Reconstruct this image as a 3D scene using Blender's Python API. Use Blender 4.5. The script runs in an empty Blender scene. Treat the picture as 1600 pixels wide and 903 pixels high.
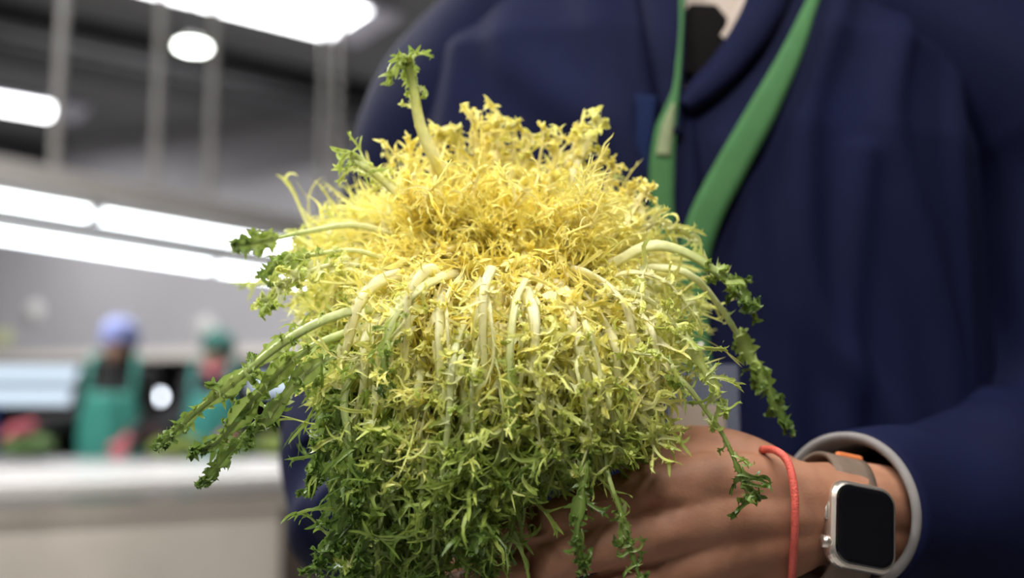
import bpy, math, random
import numpy as np
from mathutils import Vector, Matrix

random.seed(7)
rng = np.random.default_rng(11)
SC = bpy.context.scene
COL = SC.collection

# ------------------------------------------------------------------ camera
FPX = 35.0 / 36.0 * 1600.0
PITCH = math.radians(7.0)
CAM = np.array([0.0, 0.0, 1.15])
FWD = np.array([0.0, math.cos(PITCH), math.sin(PITCH)])
UPV = np.array([0.0, -math.sin(PITCH), math.cos(PITCH)])
cd = bpy.data.cameras.new('camera')
cam = bpy.data.objects.new('camera', cd)
COL.objects.link(cam)
cam.location = CAM
cam.rotation_euler = (math.pi / 2 + PITCH, 0, 0)
cd.lens = 35.0
cd.sensor_width = 36.0
cd.clip_start = 0.02
cd.clip_end = 200
cd.dof.use_dof = True
cd.dof.focus_distance = 0.480
cd.dof.aperture_fstop = 3.1
SC.camera = cam

# ------------------------------------------------------------------ world, exposure, big lights
w = bpy.data.worlds.new('world')
SC.world = w
w.use_nodes = True
w.node_tree.nodes['Background'].inputs[0].default_value = (0.80, 0.86, 1.0, 1)
w.node_tree.nodes['Background'].inputs[1].default_value = 0.05
SC.view_settings.view_transform = 'Standard'
SC.view_settings.look = 'None'
SC.view_settings.exposure = 0.0
SC.view_settings.gamma = 1.0
SC.view_settings.use_curve_mapping = False
SC.cycles.use_denoising = True
SC.cycles.max_bounces = 8
SC.cycles.diffuse_bounces = 4
SC.cycles.transmission_bounces = 5
SC.cycles.transparent_max_bounces = 8
SC.cycles.sample_clamp_indirect = 6.0

TUBE_EMIT = 9.0
PANEL_W = 480.0       # light of one ceiling panel
ADDED_TUBE_W = 23.0        # light of one added batten above the endive


def P(px, py, D):
    """point seen at a photograph pixel, D metres deep"""
    return CAM + D * (FWD + np.array([1.0, 0, 0]) * ((px - 800.0) / FPX) + UPV * ((451.5 - py) / FPX))


def Pz(px, py, z):
    d = FWD + np.array([1.0, 0, 0]) * ((px - 800.0) / FPX) + UPV * ((451.5 - py) / FPX)
    return CAM + d * ((z - CAM[2]) / d[2])


def Py(px, py, y):
    d = FWD + np.array([1.0, 0, 0]) * ((px - 800.0) / FPX) + UPV * ((451.5 - py) / FPX)
    return CAM + d * (y / d[1])


def proj(p):
    q = np.asarray(p) - CAM
    D = q @ FWD
    return 800 + FPX * q[..., 0] / D, 451.5 - FPX * (q @ UPV) / D


def px2m(n, D):
    return n * D / FPX


# ------------------------------------------------------------------ materials
MATS = {}


def mat(name, c, rough=0.6, var=0.08, scale=12.0, bump=0.0, bscale=200.0, metal=0.0, spec=0.5, sss=0.0,
        sheen=0.0, c2=None, coat=0.0):
    if name in MATS:
        return MATS[name]
    m = bpy.data.materials.new(name)
    m.use_nodes = True
    nt = m.node_tree
    b = nt.nodes['Principled BSDF']
    tc = nt.nodes.new('ShaderNodeTexCoord')
    nz = nt.nodes.new('ShaderNodeTexNoise')
    nz.inputs['Scale'].default_value = scale
    nz.inputs['Detail'].default_value = 5
    nt.links.new(tc.outputs['Object'], nz.inputs['Vector'])
    rp = nt.nodes.new('ShaderNodeValToRGB')
    rp.color_ramp.elements[0].position = 0.3
    rp.color_ramp.elements[1].position = 0.7
    if c2 is None:
        lo = [max(0, x * (1 - var)) for x in c]
        hi = [min(1, x * (1 + var)) for x in c]
    else:
        lo, hi = c, c2
    rp.color_ramp.elements[0].color = (*lo, 1)
    rp.color_ramp.elements[1].color = (*hi, 1)
    nt.links.new(nz.outputs['Fac'], rp.inputs['Fac'])
    nt.links.new(rp.outputs['Color'], b.inputs['Base Color'])
    b.inputs['Roughness'].default_value = rough
    b.inputs['Metallic'].default_value = metal
    b.inputs['Specular IOR Level'].default_value = spec
    if sss:
        b.inputs['Subsurface Weight'].default_value = sss
        b.inputs['Subsurface Radius'].default_value = (0.008, 0.003, 0.0015)
        b.inputs['Subsurface Scale'].default_value = 0.6
    if sheen:
        b.inputs['Sheen Weight'].default_value = sheen
        b.inputs['Sheen Roughness'].default_value = 0.5
        b.inputs['Sheen Tint'].default_value = (0.35, 0.42, 1.0, 1)
    if coat:
        b.inputs['Coat Weight'].default_value = coat
    if bump:
        n2 = nt.nodes.new('ShaderNodeTexNoise')
        n2.inputs['Scale'].default_value = bscale
        n2.inputs['Detail'].default_value = 4
        nt.links.new(tc.outputs['Object'], n2.inputs['Vector'])
        bp = nt.nodes.new('ShaderNodeBump')
        bp.inputs['Strength'].default_value = bump
        bp.inputs['Distance'].default_value = 0.002
        nt.links.new(n2.outputs['Fac'], bp.inputs['Height'])
        nt.links.new(bp.outputs['Normal'], b.inputs['Normal'])
    MATS[name] = m
    return m


def emit(name, c, s):
    if name in MATS:
        return MATS[name]
    m = bpy.data.materials.new(name)
    m.use_nodes = True
    nt = m.node_tree
    b = nt.nodes['Principled BSDF']
    b.inputs['Base Color'].default_value = (0.8, 0.8, 0.8, 1)
    b.inputs['Emission Color'].default_value = (*c, 1)
    b.inputs['Emission Strength'].default_value = s
    MATS[name] = m
    return m


def leaf_mat():
    m = bpy.data.materials.new('endive_leaf')
    m.use_nodes = True
    nt = m.node_tree
    b = nt.nodes['Principled BSDF']
    out = nt.nodes['Material Output']
    at = nt.nodes.new('ShaderNodeAttribute')
    at.attribute_name = 'Col'
    tc = nt.nodes.new('ShaderNodeTexCoord')
    nz = nt.nodes.new('ShaderNodeTexNoise')
    nz.inputs['Scale'].default_value = 260
    nz.inputs['Detail'].default_value = 3
    nt.links.new(tc.outputs['Object'], nz.inputs['Vector'])
    hs = nt.nodes.new('ShaderNodeHueSaturation')
    mr = nt.nodes.new('ShaderNodeMapRange')
    mr.inputs['To Min'].default_value = 0.82
    mr.inputs['To Max'].default_value = 1.18
    nt.links.new(nz.outputs['Fac'], mr.inputs['Value'])
    nt.links.new(mr.outputs['Result'], hs.inputs['Value'])
    nt.links.new(at.outputs['Color'], hs.inputs['Color'])
    nt.links.new(hs.outputs['Color'], b.inputs['Base Color'])
    b.inputs['Roughness'].default_value = 0.36
    b.inputs['Specular IOR Level'].default_value = 0.45
    bp = nt.nodes.new('ShaderNodeBump')
    bp.inputs['Strength'].default_value = 0.25
    bp.inputs['Distance'].default_value = 0.0006
    nt.links.new(nz.outputs['Fac'], bp.inputs['Height'])
    nt.links.new(bp.outputs['Normal'], b.inputs['Normal'])
    tr = nt.nodes.new('ShaderNodeBsdfTranslucent')
    nt.links.new(hs.outputs['Color'], tr.inputs['Color'])
    mx = nt.nodes.new('ShaderNodeMixShader')
    mx.inputs[0].default_value = 0.45
    nt.links.new(b.outputs[0], mx.inputs[1])
    nt.links.new(tr.outputs[0], mx.inputs[2])
    nt.links.new(mx.outputs[0], out.inputs['Surface'])
    return m


# ------------------------------------------------------------------ mesh helpers
def mesh_np(name, V, F, colors=None, smooth=True):
    """F: (n,3) or (n,4) int array"""
    V = np.asarray(V, dtype=np.float32)
    F = np.asarray(F, dtype=np.int32)
    k = F.shape[1]
    me = bpy.data.meshes.new(name)
    me.vertices.add(len(V))
    me.vertices.foreach_set('co', V.ravel())
    me.loops.add(F.size)
    me.loops.foreach_set('vertex_index', F.ravel())
    me.polygons.add(len(F))
    me.polygons.foreach_set('loop_start', np.arange(0, F.size, k, dtype=np.int32))
    me.update(calc_edges=True)
    me.validate()
    if smooth:
        me.polygons.foreach_set('use_smooth', np.ones(len(me.polygons), dtype=bool))
    if colors is not None:
        a = me.color_attributes.new('Col', 'FLOAT_COLOR', 'POINT')
        c4 = np.ones((len(V), 4), dtype=np.float32)
        c4[:, :3] = colors
        a.data.foreach_set('color', c4.ravel())
    return me


def link(name, me, m=None, parent=None):
    o = bpy.data.objects.new(name, me)
    COL.objects.link(o)
    if m is not None and me is not None:
        if not me.materials:
            me.materials.append(m)
    if parent is not None:
        o.parent = parent
        o.matrix_parent_inverse = Matrix.Translation(-Vector(parent.location))
    return o


def empty(name, loc):
    o = bpy.data.objects.new(name, None)
    o.location = Vector([float(x) for x in loc])
    o.empty_display_size = 0.05
    COL.objects.link(o)
    return o


def tag(o, label=None, cat=None, group=None, kind=None):
    if label:
        o['label'] = label
    if cat:
        o['category'] = cat
    if group:
        o['group'] = group
    if kind:
        o['kind'] = kind
    return o


class MB:
    def __init__(s):
        s.V = []
        s.F = []
        s.n = 0

    def add(s, V, F):
        V = np.asarray(V, dtype=float)
        s.V.append(V)
        for f in F:
            s.F.append([i + s.n for i in f])
        s.n += len(V)
        return s

    def box(s, c, size, ax=None):
        """ax: 3x3 rows = local axes"""
        A = np.eye(3) if ax is None else np.asarray(ax)
        h = np.asarray(size) / 2.0
        V = [np.asarray(c) + A.T @ (h * np.array([i, j, k])) for i in (-1, 1) for j in (-1, 1) for k in (-1, 1)]
        return s.add(V, [(0, 1, 3, 2), (4, 6, 7, 5), (0, 4, 5, 1), (2, 3, 7, 6), (0, 2, 6, 4), (1, 5, 7, 3)])

    def tube(s, pts, rad, ring=12, caps=True):
        V, F = tube_vf(pts, rad, ring, caps)
        return s.add(V, F)

    def disc(s, pts, rad, ring=28):
        """lathe-like solid with flat ends"""
        V, F = tube_vf(pts, rad, ring, False)
        m = len(pts)
        F = list(F) + [tuple(range(ring))[::-1], tuple((m - 1) * ring + j for j in range(ring))]
        return s.add(V, F)

    def build(s, name, m, parent=None, smooth=False, bevel=0.0, solid=0.0, sub=0):
        me = bpy.data.meshes.new(name)
        me.from_pydata(np.concatenate(s.V).tolist(), [], s.F)
        me.update()
        if smooth:
            me.polygons.foreach_set('use_smooth', np.ones(len(me.polygons), dtype=bool))
        o = link(name, me, m, parent)
        if solid:
            md = o.modifiers.new('solid', 'SOLIDIFY')
            md.thickness = solid
            md.offset = 0
        if bevel:
            md = o.modifiers.new('bevel', 'BEVEL')
            md.width = bevel
            md.segments = 2
        if sub:
            md = o.modifiers.new('sub', 'SUBSURF')
            md.levels = md.render_levels = sub
        return o


def catmull(pts, n):
    pts = np.asarray(pts, dtype=float)
    if len(pts) == 2:
        t = np.linspace(0, 1, n)[:, None]
        return pts[0] * (1 - t) + pts[1] * t
    p = np.vstack([2 * pts[0] - pts[1], pts, 2 * pts[-1] - pts[-2]])
    m = len(pts) - 1
    u = np.linspace(0, m, n)
    i = np.minimum(u.astype(int), m - 1)
    f = (u - i)[:, None]
    a, b, c, d = p[i], p[i + 1], p[i + 2], p[i + 3]
    return 0.5 * (2 * b + (c - a) * f + (2 * a - 5 * b + 4 * c - d) * f ** 2 + (3 * b - a - 3 * c + d) * f ** 3)


def norm(v):
    return v / np.maximum(np.linalg.norm(v, axis=-1, keepdims=True), 1e-9)


def frames(pts, n0=None):
    T = norm(np.gradient(pts, axis=0))
    N = np.zeros_like(T)
    if n0 is None:
        n0 = np.array([0, 0, 1.0]) if abs(T[0][2]) < 0.9 else np.array([1.0, 0, 0])
    n = np.asarray(n0, dtype=float)
    for i in range(len(pts)):
        n = n - T[i] * (n @ T[i])
        n = n / max(np.linalg.norm(n), 1e-9)
        N[i] = n
    return T, N


def tube_vf(pts, rad, ring=12, caps=True, n=None):
    pts = np.asarray(pts, dtype=float)
    rad = np.broadcast_to(np.asarray(rad, dtype=float), (len(pts),)).copy()
    if caps:
        t0 = norm(pts[0] - pts[1])
        t1 = norm(pts[-1] - pts[-2])
        pre = [pts[0] + t0 * rad[0] * s for s in (0.98, 0.87, 0.5)]
        post = [pts[-1] + t1 * rad[-1] * s for s in (0.5, 0.87, 0.98)]
        r0 = [rad[0] * s for s in (0.2, 0.5, 0.87)]
        r1 = [rad[-1] * s for s in (0.87, 0.5, 0.2)]
        pts = np.vstack([pre, pts, post])
        rad = np.concatenate([r0, rad, r1])
    T, N = frames(pts)
    B = np.cross(T, N)
    a = np.linspace(0, 2 * math.pi, ring, endpoint=False)
    V = (pts[:, None] + rad[:, None, None] * (np.cos(a)[None, :, None] * N[:, None] + np.sin(a)[None, :, None] * B[:, None])).reshape(-1, 3)
    F = []
    m = len(pts)
    for i in range(m - 1):
        for j in range(ring):
            k = (j + 1) % ring
            F.append((i * ring + j, i * ring + k, (i + 1) * ring + k, (i + 1) * ring + j))
    if caps:
        F.append(tuple(range(ring))[::-1])
        F.append(tuple((m - 1) * ring + j for j in range(ring)))
    return V, F


def remesh(name, chains, voxel, smooth=6, ellipsoids=()):
    """union of tapered capsule chains [(pts, radii)] as ONE continuous surface"""
    mb = MB()
    for pts, r in chains:
        pts = np.asarray(pts, dtype=float)
        r = np.broadcast_to(np.asarray(r, dtype=float), (len(pts),))
        n = max(2, (len(pts) - 1) * 6 + 1)
        q = catmull(pts, n)
        rr = np.interp(np.linspace(0, len(pts) - 1, n), np.arange(len(pts)), r)
        mb.tube(q, rr, 18)
    for c, ra in ellipsoids:
        a = np.linspace(-math.pi / 2, math.pi / 2, 13)
        V, F = tube_vf(np.stack([np.zeros(13), np.zeros(13), np.sin(a)], 1), np.maximum(np.cos(a), 0.02), 20, False)
        F = list(F) + [tuple(range(20))[::-1], tuple(12 * 20 + j for j in range(20))]
        mb.add(V * np.asarray(ra) + np.asarray(c), F)
    o = mb.build('tmp', None)
    md = o.modifiers.new('r', 'REMESH')
    md.mode = 'VOXEL'
    md.voxel_size = voxel
    md.use_smooth_shade = True
    if smooth:
        ms = o.modifiers.new('s', 'SMOOTH')
        ms.factor = 0.5
        ms.iterations = smooth
    dg = bpy.context.evaluated_depsgraph_get()
    me = bpy.data.meshes.new_from_object(o.evaluated_get(dg))
    me.name = name
    old = o.data
    bpy.data.objects.remove(o)
    bpy.data.meshes.remove(old)
    return me


def join_meshes(name, ms):
    V, F, n = [], [], 0
    for me in ms:
        v = np.zeros(len(me.vertices) * 3)
        me.vertices.foreach_get('co', v)
        V.append(v.reshape(-1, 3))
        F += [[i + n for i in p.vertices] for p in me.polygons]
        n += len(me.vertices)
    me = bpy.data.meshes.new(name)
    me.from_pydata(np.concatenate(V).tolist(), [], F)
    me.update()
    me.polygons.foreach_set('use_smooth', np.ones(len(me.polygons), dtype=bool))
    return me


def area(name, loc, size, power, rot=(0, 0, 0), color=(1, 1, 1), parent=None):
    l = bpy.data.lights.new(name, 'AREA')
    l.shape = 'RECTANGLE'
    l.size, l.size_y = size
    l.energy = power
    l.color = color
    o = bpy.data.objects.new(name, l)
    COL.objects.link(o)
    o.location = loc
    o.rotation_euler = rot
    if parent is not None:
        o.parent = parent
        o.matrix_parent_inverse = Matrix.Translation(-Vector(parent.location))
    return o


def axes(d):
    """local axes: x along horizontal direction d, y across, z up"""
    d = np.array([d[0], d[1], 0.0])
    d /= np.linalg.norm(d)
    return np.array([d, [-d[1], d[0], 0], [0, 0, 1.0]])


# ------------------------------------------------------------------ SETTING
CEIL = 5.5
M_wall = mat('painted_wall', (0.42, 0.41, 0.435), 0.7, 0.06, 0.8)
M_ceil = mat('ceiling_sheet', (0.15, 0.15, 0.155), 0.7, 0.12, 0.6)
M_beam = mat('dark_steel', (0.045, 0.045, 0.05), 0.6, 0.15, 2)
M_floor = mat('concrete_floor', (0.28, 0.27, 0.26), 0.5, 0.12, 1.5, bump=0.1, bscale=30)
M_white = mat('white_enamel', (0.72, 0.71, 0.70), 0.35, 0.04, 3)
M_rod = mat('painted_rod', (0.44, 0.42, 0.39), 0.5, 0.04, 5)
M_beige = mat('beige_housing', (0.80, 0.74, 0.69), 0.5, 0.05, 3)

o = MB().box((0, 12, -0.05), (40, 44, 0.1)).build('floor', M_floor)
tag(o, kind='structure')
o = MB().box((0, 12, CEIL + 0.05), (40, 44, 0.1)).build('ceiling', M_ceil)
tag(o, kind='structure')
# wall line: 17 m off on the left, nearer to the right
WA = Pz(0, 241, CEIL)
WB = Pz(500, 190, CEIL)
wd = (WB - WA)[:2]
wd /= np.linalg.norm(wd)
wax = axes(wd)
mid = WA[:2] + wd * 3.0
o = MB().box((mid[0], mid[1], (CEIL + 2.0) / 2), (34, 0.2, CEIL - 2.0), wax).build('wall_back', M_wall)
tag(o, kind='structure')
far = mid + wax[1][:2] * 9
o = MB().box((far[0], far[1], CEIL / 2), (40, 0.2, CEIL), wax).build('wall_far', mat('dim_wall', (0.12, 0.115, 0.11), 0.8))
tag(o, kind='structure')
o = MB().box((-19.9, 12, CEIL / 2), (0.2, 44, CEIL)).build('wall_left', M_wall)
tag(o, kind='structure')
o = MB().box((19.9, 12, CEIL / 2), (0.2, 44, CEIL)).build('wall_right', M_wall)
tag(o, kind='structure')
o = MB().box((0, -9.9, CEIL / 2), (40, 0.2, CEIL)).build('wall_front', M_wall)
tag(o, kind='structure')
# beige lintel strip under the grey wall
o = MB().box((mid[0], mid[1] - 0.02, 2.02), (34, 0.26, 0.14), wax).build('trim_1', M_beige)
tag(o, kind='structure')

# roof beams running across the hall
hall = (Pz(512, 58, 5.4) - Pz(300, 5, 5.4))[:2]
hall /= np.linalg.norm(hall)
hax = axes(hall)
for i, (px, py, dep, wid) in enumerate([(60, 40, 0.35, 0.5), (430, 130, 0.4, 0.7), (60, 235, 0.5, 0.5), (560, -120, 0.35, 0.4), (-250, -30, 0.35, 0.4)]):
    c = Pz(px, py, CEIL - 0.1)
    o = MB()
    o.box((c[0], c[1], CEIL - dep / 2), (30, 0.05, dep), hax)
    o.box((c[0], c[1], CEIL - dep), (30, wid, 0.05), hax)
    o.box((c[0], c[1], CEIL - 0.03), (30, wid, 0.05), hax)
    tag(o.build('ceiling_beam', M_beam), kind='structure')

# ------------------------------------------------------------------ CEILING LIGHT PANELS
M_panel = emit('panel_glow', (0.97, 0.98, 1.0), 9.0)
M_frame = mat('panel_frame', (0.62, 0.60, 0.70), 0.4, 0.03, 2)


def ceiling_panel(corner, label, L=3.0, W=0.95, power=PANEL_W, lit_end=0.35, drop=0.1):
    """corner = near right end of the lit face; the panel runs back along -hall"""
    z = CEIL - drop
    c = np.array([corner[0], corner[1]]) - hall * L / 2 - hax[1][:2] * W / 2
    r = empty('ceiling_light', (c[0], c[1], z))
    tag(r, label, 'ceiling light', 'ceiling light panels')
    MB().box((c[0] + hall[0] * lit_end / 2, c[1] + hall[1] * lit_end / 2, z + 0.05), (L + lit_end + 0.1, W + 0.1, 0.08), hax).build('frame', M_frame, r, bevel=0.01)
    MB().box((c[0], c[1], z), (L, W, 0.03), hax).build('diffuser', M_panel, r)
    ang = math.atan2(hall[1], hall[0])
    area('panel_light', (c[0], c[1], z - 0.03), (L, W), power, (0, 0, ang), (1, 0.99, 0.97), r)
    return r


cA = Pz(512, 58, 5.4)
cB = Pz(75, 184, 5.4)
ceiling_panel(cA, 'bright ceiling light panel at the top edge above the round lamp')
ceiling_panel(cB, 'ceiling light panel cut by the left edge, beside hanging rod', L=2.5, W=0.65, power=130)
ceiling_panel((-2.6, 3.6), 'added ceiling light panel high above the white bench, out of view', power=170)  # unseen panel added to brighten canopy side, wall, workers and bench

# ------------------------------------------------------------------ HIGH BAY LAMP
c = P(301, 72, 9.0)
r = empty('high_bay_lamp', c)
tag(r, 'round white high bay lamp hanging alone from dark ceiling', 'lamp')
a = np.linspace(0, 2 * math.pi, 33)[:-1]
b = MB()
b.disc([c + [0, 0, 0.0], c + [0, 0, 0.015], c + [0, 0, 0.03], c + [0, 0, 0.08]], [0.15, 0.15, 0.10, 0.05], 32)
b.build('housing', M_beam, r)
b = MB()
b.add(np.stack([c[0] + 0.14 * np.cos(a), c[1] + 0.14 * np.sin(a), np.full(32, c[2] - 0.008)], 1), [tuple(range(32))])
b.build('lens', emit('lamp_glow', (0.96, 1.0, 0.93), 14.0), r, solid=0.012)
MB().tube([c + [0, 0, 0.12], [c[0], c[1], CEIL]], 0.012, 8).build('cord', M_beam, r)

# ------------------------------------------------------------------ TUBE LIGHT ROWS
ZT = 2.35
M_tube = emit('tube_glow', (0.90, 0.96, 1.0), TUBE_EMIT)


def rowU(px):
    return Pz(px, 306 + 0.172 * px, ZT)


def rowL(px):
    return Pz(px, 363 + 0.155 * px, ZT)


def batten(A, B, label, group, power=0.0, wid=0.09):
    A, B = np.array(A), np.array(B)
    d = (B - A)[:2]
    L = np.linalg.norm(d)
    ax = axes(d)
    c = (A + B) / 2
    r = empty('tube_light', c)
    tag(r, label, 'tube light', group)
    q = MB()
    nseg = 10
    # half round diffuser running along the batten
    aa = np.linspace(0, math.pi, nseg)
    V = []
    for e in (-L / 2 + 0.02, L / 2 - 0.02):
        for t in aa:
            V.append(c + ax[0] * e + ax[1] * (wid / 2 * math.cos(t)) + np.array([0, 0, -0.05 * math.sin(t)]))
    F = [(i, i + 1, nseg + i + 1, nseg + i) for i in range(nseg - 1)]
    F += [tuple(range(nseg))[::-1], tuple(range(nseg, 2 * nseg)), (0, nseg, 2 * nseg - 1, nseg - 1)]
    q.add(V, F)
    q.build('tube', M_tube, r, smooth=False)
    MB().box(c + [0, 0, 0.025], (L, wid * 0.9, 0.045), ax).build('housing', M_white, r, bevel=0.004)
    for s in (-1, 1):
        MB().box(c + ax[0] * s * (L / 2 - 0.01) + [0, 0, -0.015], (0.02, wid * 1.05, 0.07), ax).build('end_cap', M_white, r, bevel=0.004)
    if power:
        area('tube_lamp', c + [0, 0, -0.06], (L, wid), power, (0, 0, math.atan2(d[1], d[0])), (1, 0.985, 0.95), r)
    return r


G = 'tube lights under the canopy over the workers'
batten(rowU(-330), rowU(139), 'near row tube light cut by the left edge, above the rest', G, 16)
batten(rowU(150), rowU(505), 'near row tube light between hanging rods and endive', G, 16)
batten(rowL(-240), rowL(328), 'far row tube light, long bar from the left edge', G, 16)
batten(rowL(334), rowL(610), 'far row tube light with its end behind the endive leaves', G, 16)

# canopy that carries the tubes
A0, A1 = rowU(-420), rowU(700)
d = (A1 - A0)[:2]
ax = axes(d)
L = np.linalg.norm(d)
wdt = abs((rowL(0) - rowU(0))[:2] @ ax[1][:2])
cc = (A0 + A1) / 2 + ax[1] * wdt / 2
can = empty('light_canopy', (cc[0], cc[1], ZT + 0.05))
tag(can, 'long beige canopy hung on rods, carrying the tube lights', 'light canopy')
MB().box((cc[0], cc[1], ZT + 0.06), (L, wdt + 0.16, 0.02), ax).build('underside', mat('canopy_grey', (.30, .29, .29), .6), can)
for s in (-1, 1):
    e = cc + ax[1] * s * (wdt / 2 + 0.09)
    MB().box((e[0], e[1], ZT + 0.125), (L, 0.02, 0.15), ax).build('side_panel', M_beige, can, bevel=0.004)
for px in (88, 245, 331, 508, 531):
    e = rowU(px) + ax[1] * 0.05
    MB().tube([[e[0], e[1], ZT + 0.11], [e[0], e[1], CEIL]], 0.028, 10).build('hanging_rod', M_rod, can, smooth=True)

# ------------------------------------------------------------------ ADDED FOREGROUND LIGHTS (same battens, unseen, put in to light endive and bench)
G2 = 'added tube lights out of view'
for i, (x, y, lab) in enumerate([(-0.75, -0.15, 'added tube light left of the endive, out of view'),
                                 (0.15, -0.15, 'added tube light above the endive, out of view')]):
    batten((x - 0.75 * 0.545 + 0.0, y - 0.75 * 0.839, 2.3), (x + 0.75 * 0.545, y + 0.75 * 0.839, 2.3), lab, G2, ADDED_TUBE_W)  # unseen pair added as top light on the endive

batten((-1.9, 1.55, 2.6), (-1.1, 2.3, 2.6), 'added tube light above the white bench, out of view', G2, 55)  # extra unseen batten that brightens the white bench

# ------------------------------------------------------------------ BACK ROOM
M_strip = emit('strip_glow', (0.70, 0.85, 1.0), 1.15)
for (x0, x1, y0, y1, D, lab) in [(-120, 122, 573, 595, 18.0, 'upper lit white strip beyond the wall opening, left edge'),
                                 (-120, 124, 608, 630, 18.2, 'lower lit white strip beyond the wall opening, left edge'),
                                 (366, 520, 588, 612, 18.4, 'lit white strip seen behind the drooping left leaves')]:
    a0, a1 = P(x0, y1, D), P(x1, y0, D)
    c = (a0 + a1) / 2
    r = empty('strip_light', c)
    tag(r, lab, 'strip light')
    W, H = a1[0] - a0[0], a1[2] - a0[2]
    MB().box(c, (W, 0.03, H)).build('lit_face', M_strip, r, bevel=0.01)
    MB().box(c + [0, 0.05, 0], (W + 0.06, 0.06, H + 0.06)).build('casing', M_white, r, bevel=0.01)
    MB().tube([c + [-W * .3, .05, H / 2], [c[0] - W * .3, c[1] + .05, CEIL]], .015, 6).build('hanger', M_beam, r)
    MB().tube([c + [W * .3, .05, H / 2], [c[0] + W * .3, c[1] + .05, CEIL]], .015, 6).build('hanger', M_beam, r)
for (px, py, s, rr, lab) in [(135, 587, 4.0, 0.08, 'small dim round lamp left of the blue-capped worker'),
                             (249, 620, 10.0, 0.08, 'small bright round lamp between the two workers')]:
    c = P(px, py, 17.6)
    r = empty('bulb_lamp', c)
    tag(r, lab, 'lamp')
    me = remesh('bulb', [([c, c + [0, 0, 0.01]], [rr, rr])], 0.02, 1)
    link('bulb', me, emit('bulb_glow_%d' % px, (0.85, 0.92, 1.0), s * 1.0), r)
    MB().tube([c + [0, 0, rr * .9], c + [0, 0, rr + .06]], .025, 10).build('socket', M_beam, r)
    MB().tube([c + [0, 0, rr], [c[0], c[1], CEIL]], .008, 6).build('cord', M_beam, r)

# round white fittings on the wall
for (px, py, lab) in [(54, 487, 'round white wall fitting near the left edge'), (322, 513, 'round white wall fitting above the green-capped worker')]:
    d0 = P(px, py, 1.0) - CAM
    nrm = wax[1]
    t = ((np.array([mid[0], mid[1], 0]) - nrm * 0.1 - CAM) @ nrm) / (d0 @ nrm)
    c = CAM + d0 * t
    r = empty('wall_fitting', c)
    tag(r, lab, 'wall fitting', 'round white fittings on the back wall')
    MB().disc([c, c - nrm * 0.05], [0.19, 0.17], 28).build('disc', M_white, r, smooth=True)
    MB().disc([c - nrm * 0.05, c - nrm * 0.09], [0.05, 0.04], 14).build('hub', M_white, r, smooth=True)
d0 = P(4, 527, 1.0) - CAM
t = ((np.array([mid[0], mid[1], 0]) - wax[1] * 0.12 - CAM) @ wax[1]) / (d0 @ wax[1])
c = CAM + d0 * t
b = MB().box(c, (0.32, 0.04, 0.24), wax).build('wall_sign', mat('pale_sign', (0.70, 0.74, 0.42), 0.5), None, bevel=0.01)
tag(b, 'small pale yellow-green sign on wall at the left edge', 'sign')

# ------------------------------------------------------------------ WASH BENCH (white, left foreground)
ZB = 0.93
f0, f1 = Pz(0, 756, ZB), Pz(440, 741, ZB)
bd = (f1 - f0)[:2]
bax = axes(bd)
u = bd / np.linalg.norm(bd)
M_cream = mat('cream_panel', (0.60, 0.54, 0.47), 0.45, 0.10, 4)
M_top = mat('bench_top', (0.66, 0.63, 0.62), 0.25, 0.05, 2)
bench = empty('wash_bench', (f0[0], f0[1], 0))
tag(bench, 'long white work bench with cream panelled front, behind the endive', 'bench')
xL, xR = -2.2, np.linalg.norm(bd) + .75      # along u from f0
wB = 1.1


def bp(s, dpt, z):
    q = f0[:2] + u * s + bax[1][:2] * dpt
    return np.array([q[0], q[1], z])


MB().box(bp((xL + xR) / 2, wB / 2, ZB - 0.02), (xR - xL, wB, 0.04), bax).build('top', M_top, bench, bevel=0.006)
MB().box(bp((xL + xR) / 2, -0.005, ZB - 0.028), (xR - xL, 0.03, 0.055), bax).build('rim', mat('rim_grey', (0.50, 0.47, 0.45), 0.4, 0.05, 3), bench, bevel=0.008)
s1 = np.linalg.norm(bd) + 0.02
MB().box(bp((xL + s1) / 2, 0.03, ZB - 0.09), (s1 - xL + 0.05, 0.05, 0.045), bax).build('ledge', M_cream, bench, bevel=0.006)
for k, (sa, sb) in enumerate([(xL, 0.0 - 0.25), (-0.243, s1)]):
    MB().box(bp((sa + sb) / 2, 0.05, (ZB - 0.11) / 2 + 0.02), (sb - sa - 0.006, 0.04, ZB - 0.15), bax).build('front_panel', M_cream, bench, bevel=0.006)
MB().box(bp(s1 - 0.02, wB / 2, (ZB - 0.06) / 2), (0.04, wB - 0.1, ZB - 0.06), bax).build('side_panel', M_cream, bench)
M_brown = mat('brown_panel', (0.22, 0.17, 0.14), 0.6, 0.1, 3)
MB().box(bp((s1 + xR) / 2, 0.35, (ZB - 0.06) / 2), (xR - s1, 0.03, ZB - 0.06), bax).build('recessed_panel', M_brown, bench)
for sx in (xL + 0.05, xR - 0.05):
    MB().box(bp(sx, wB - 0.06, (ZB - 0.04) / 2), (0.06, 0.06, ZB - 0.04), bax).build('leg', M_white, bench)
    MB().box(bp(sx, 0.1, (ZB - 0.04) / 2), (0.06, 0.06, ZB - 0.04), bax).build('leg', M_white, bench)

# ------------------------------------------------------------------ BACKGROUND WORKERS
M_skin_b = mat('skin_brown', (0.30, 0.15, 0.09), 0.5, 0.08, 20)


def grid_sheet(fn, nu, nv):
    V = [fn(i / (nu - 1), j / (nv - 1)) for j in range(nv) for i in range(nu)]
    F = [(j * nu + i, j * nu + i + 1, (j + 1) * nu + i + 1, (j + 1) * nu + i) for j in range(nv - 1) for i in range(nu - 1)]
    return V, F


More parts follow.
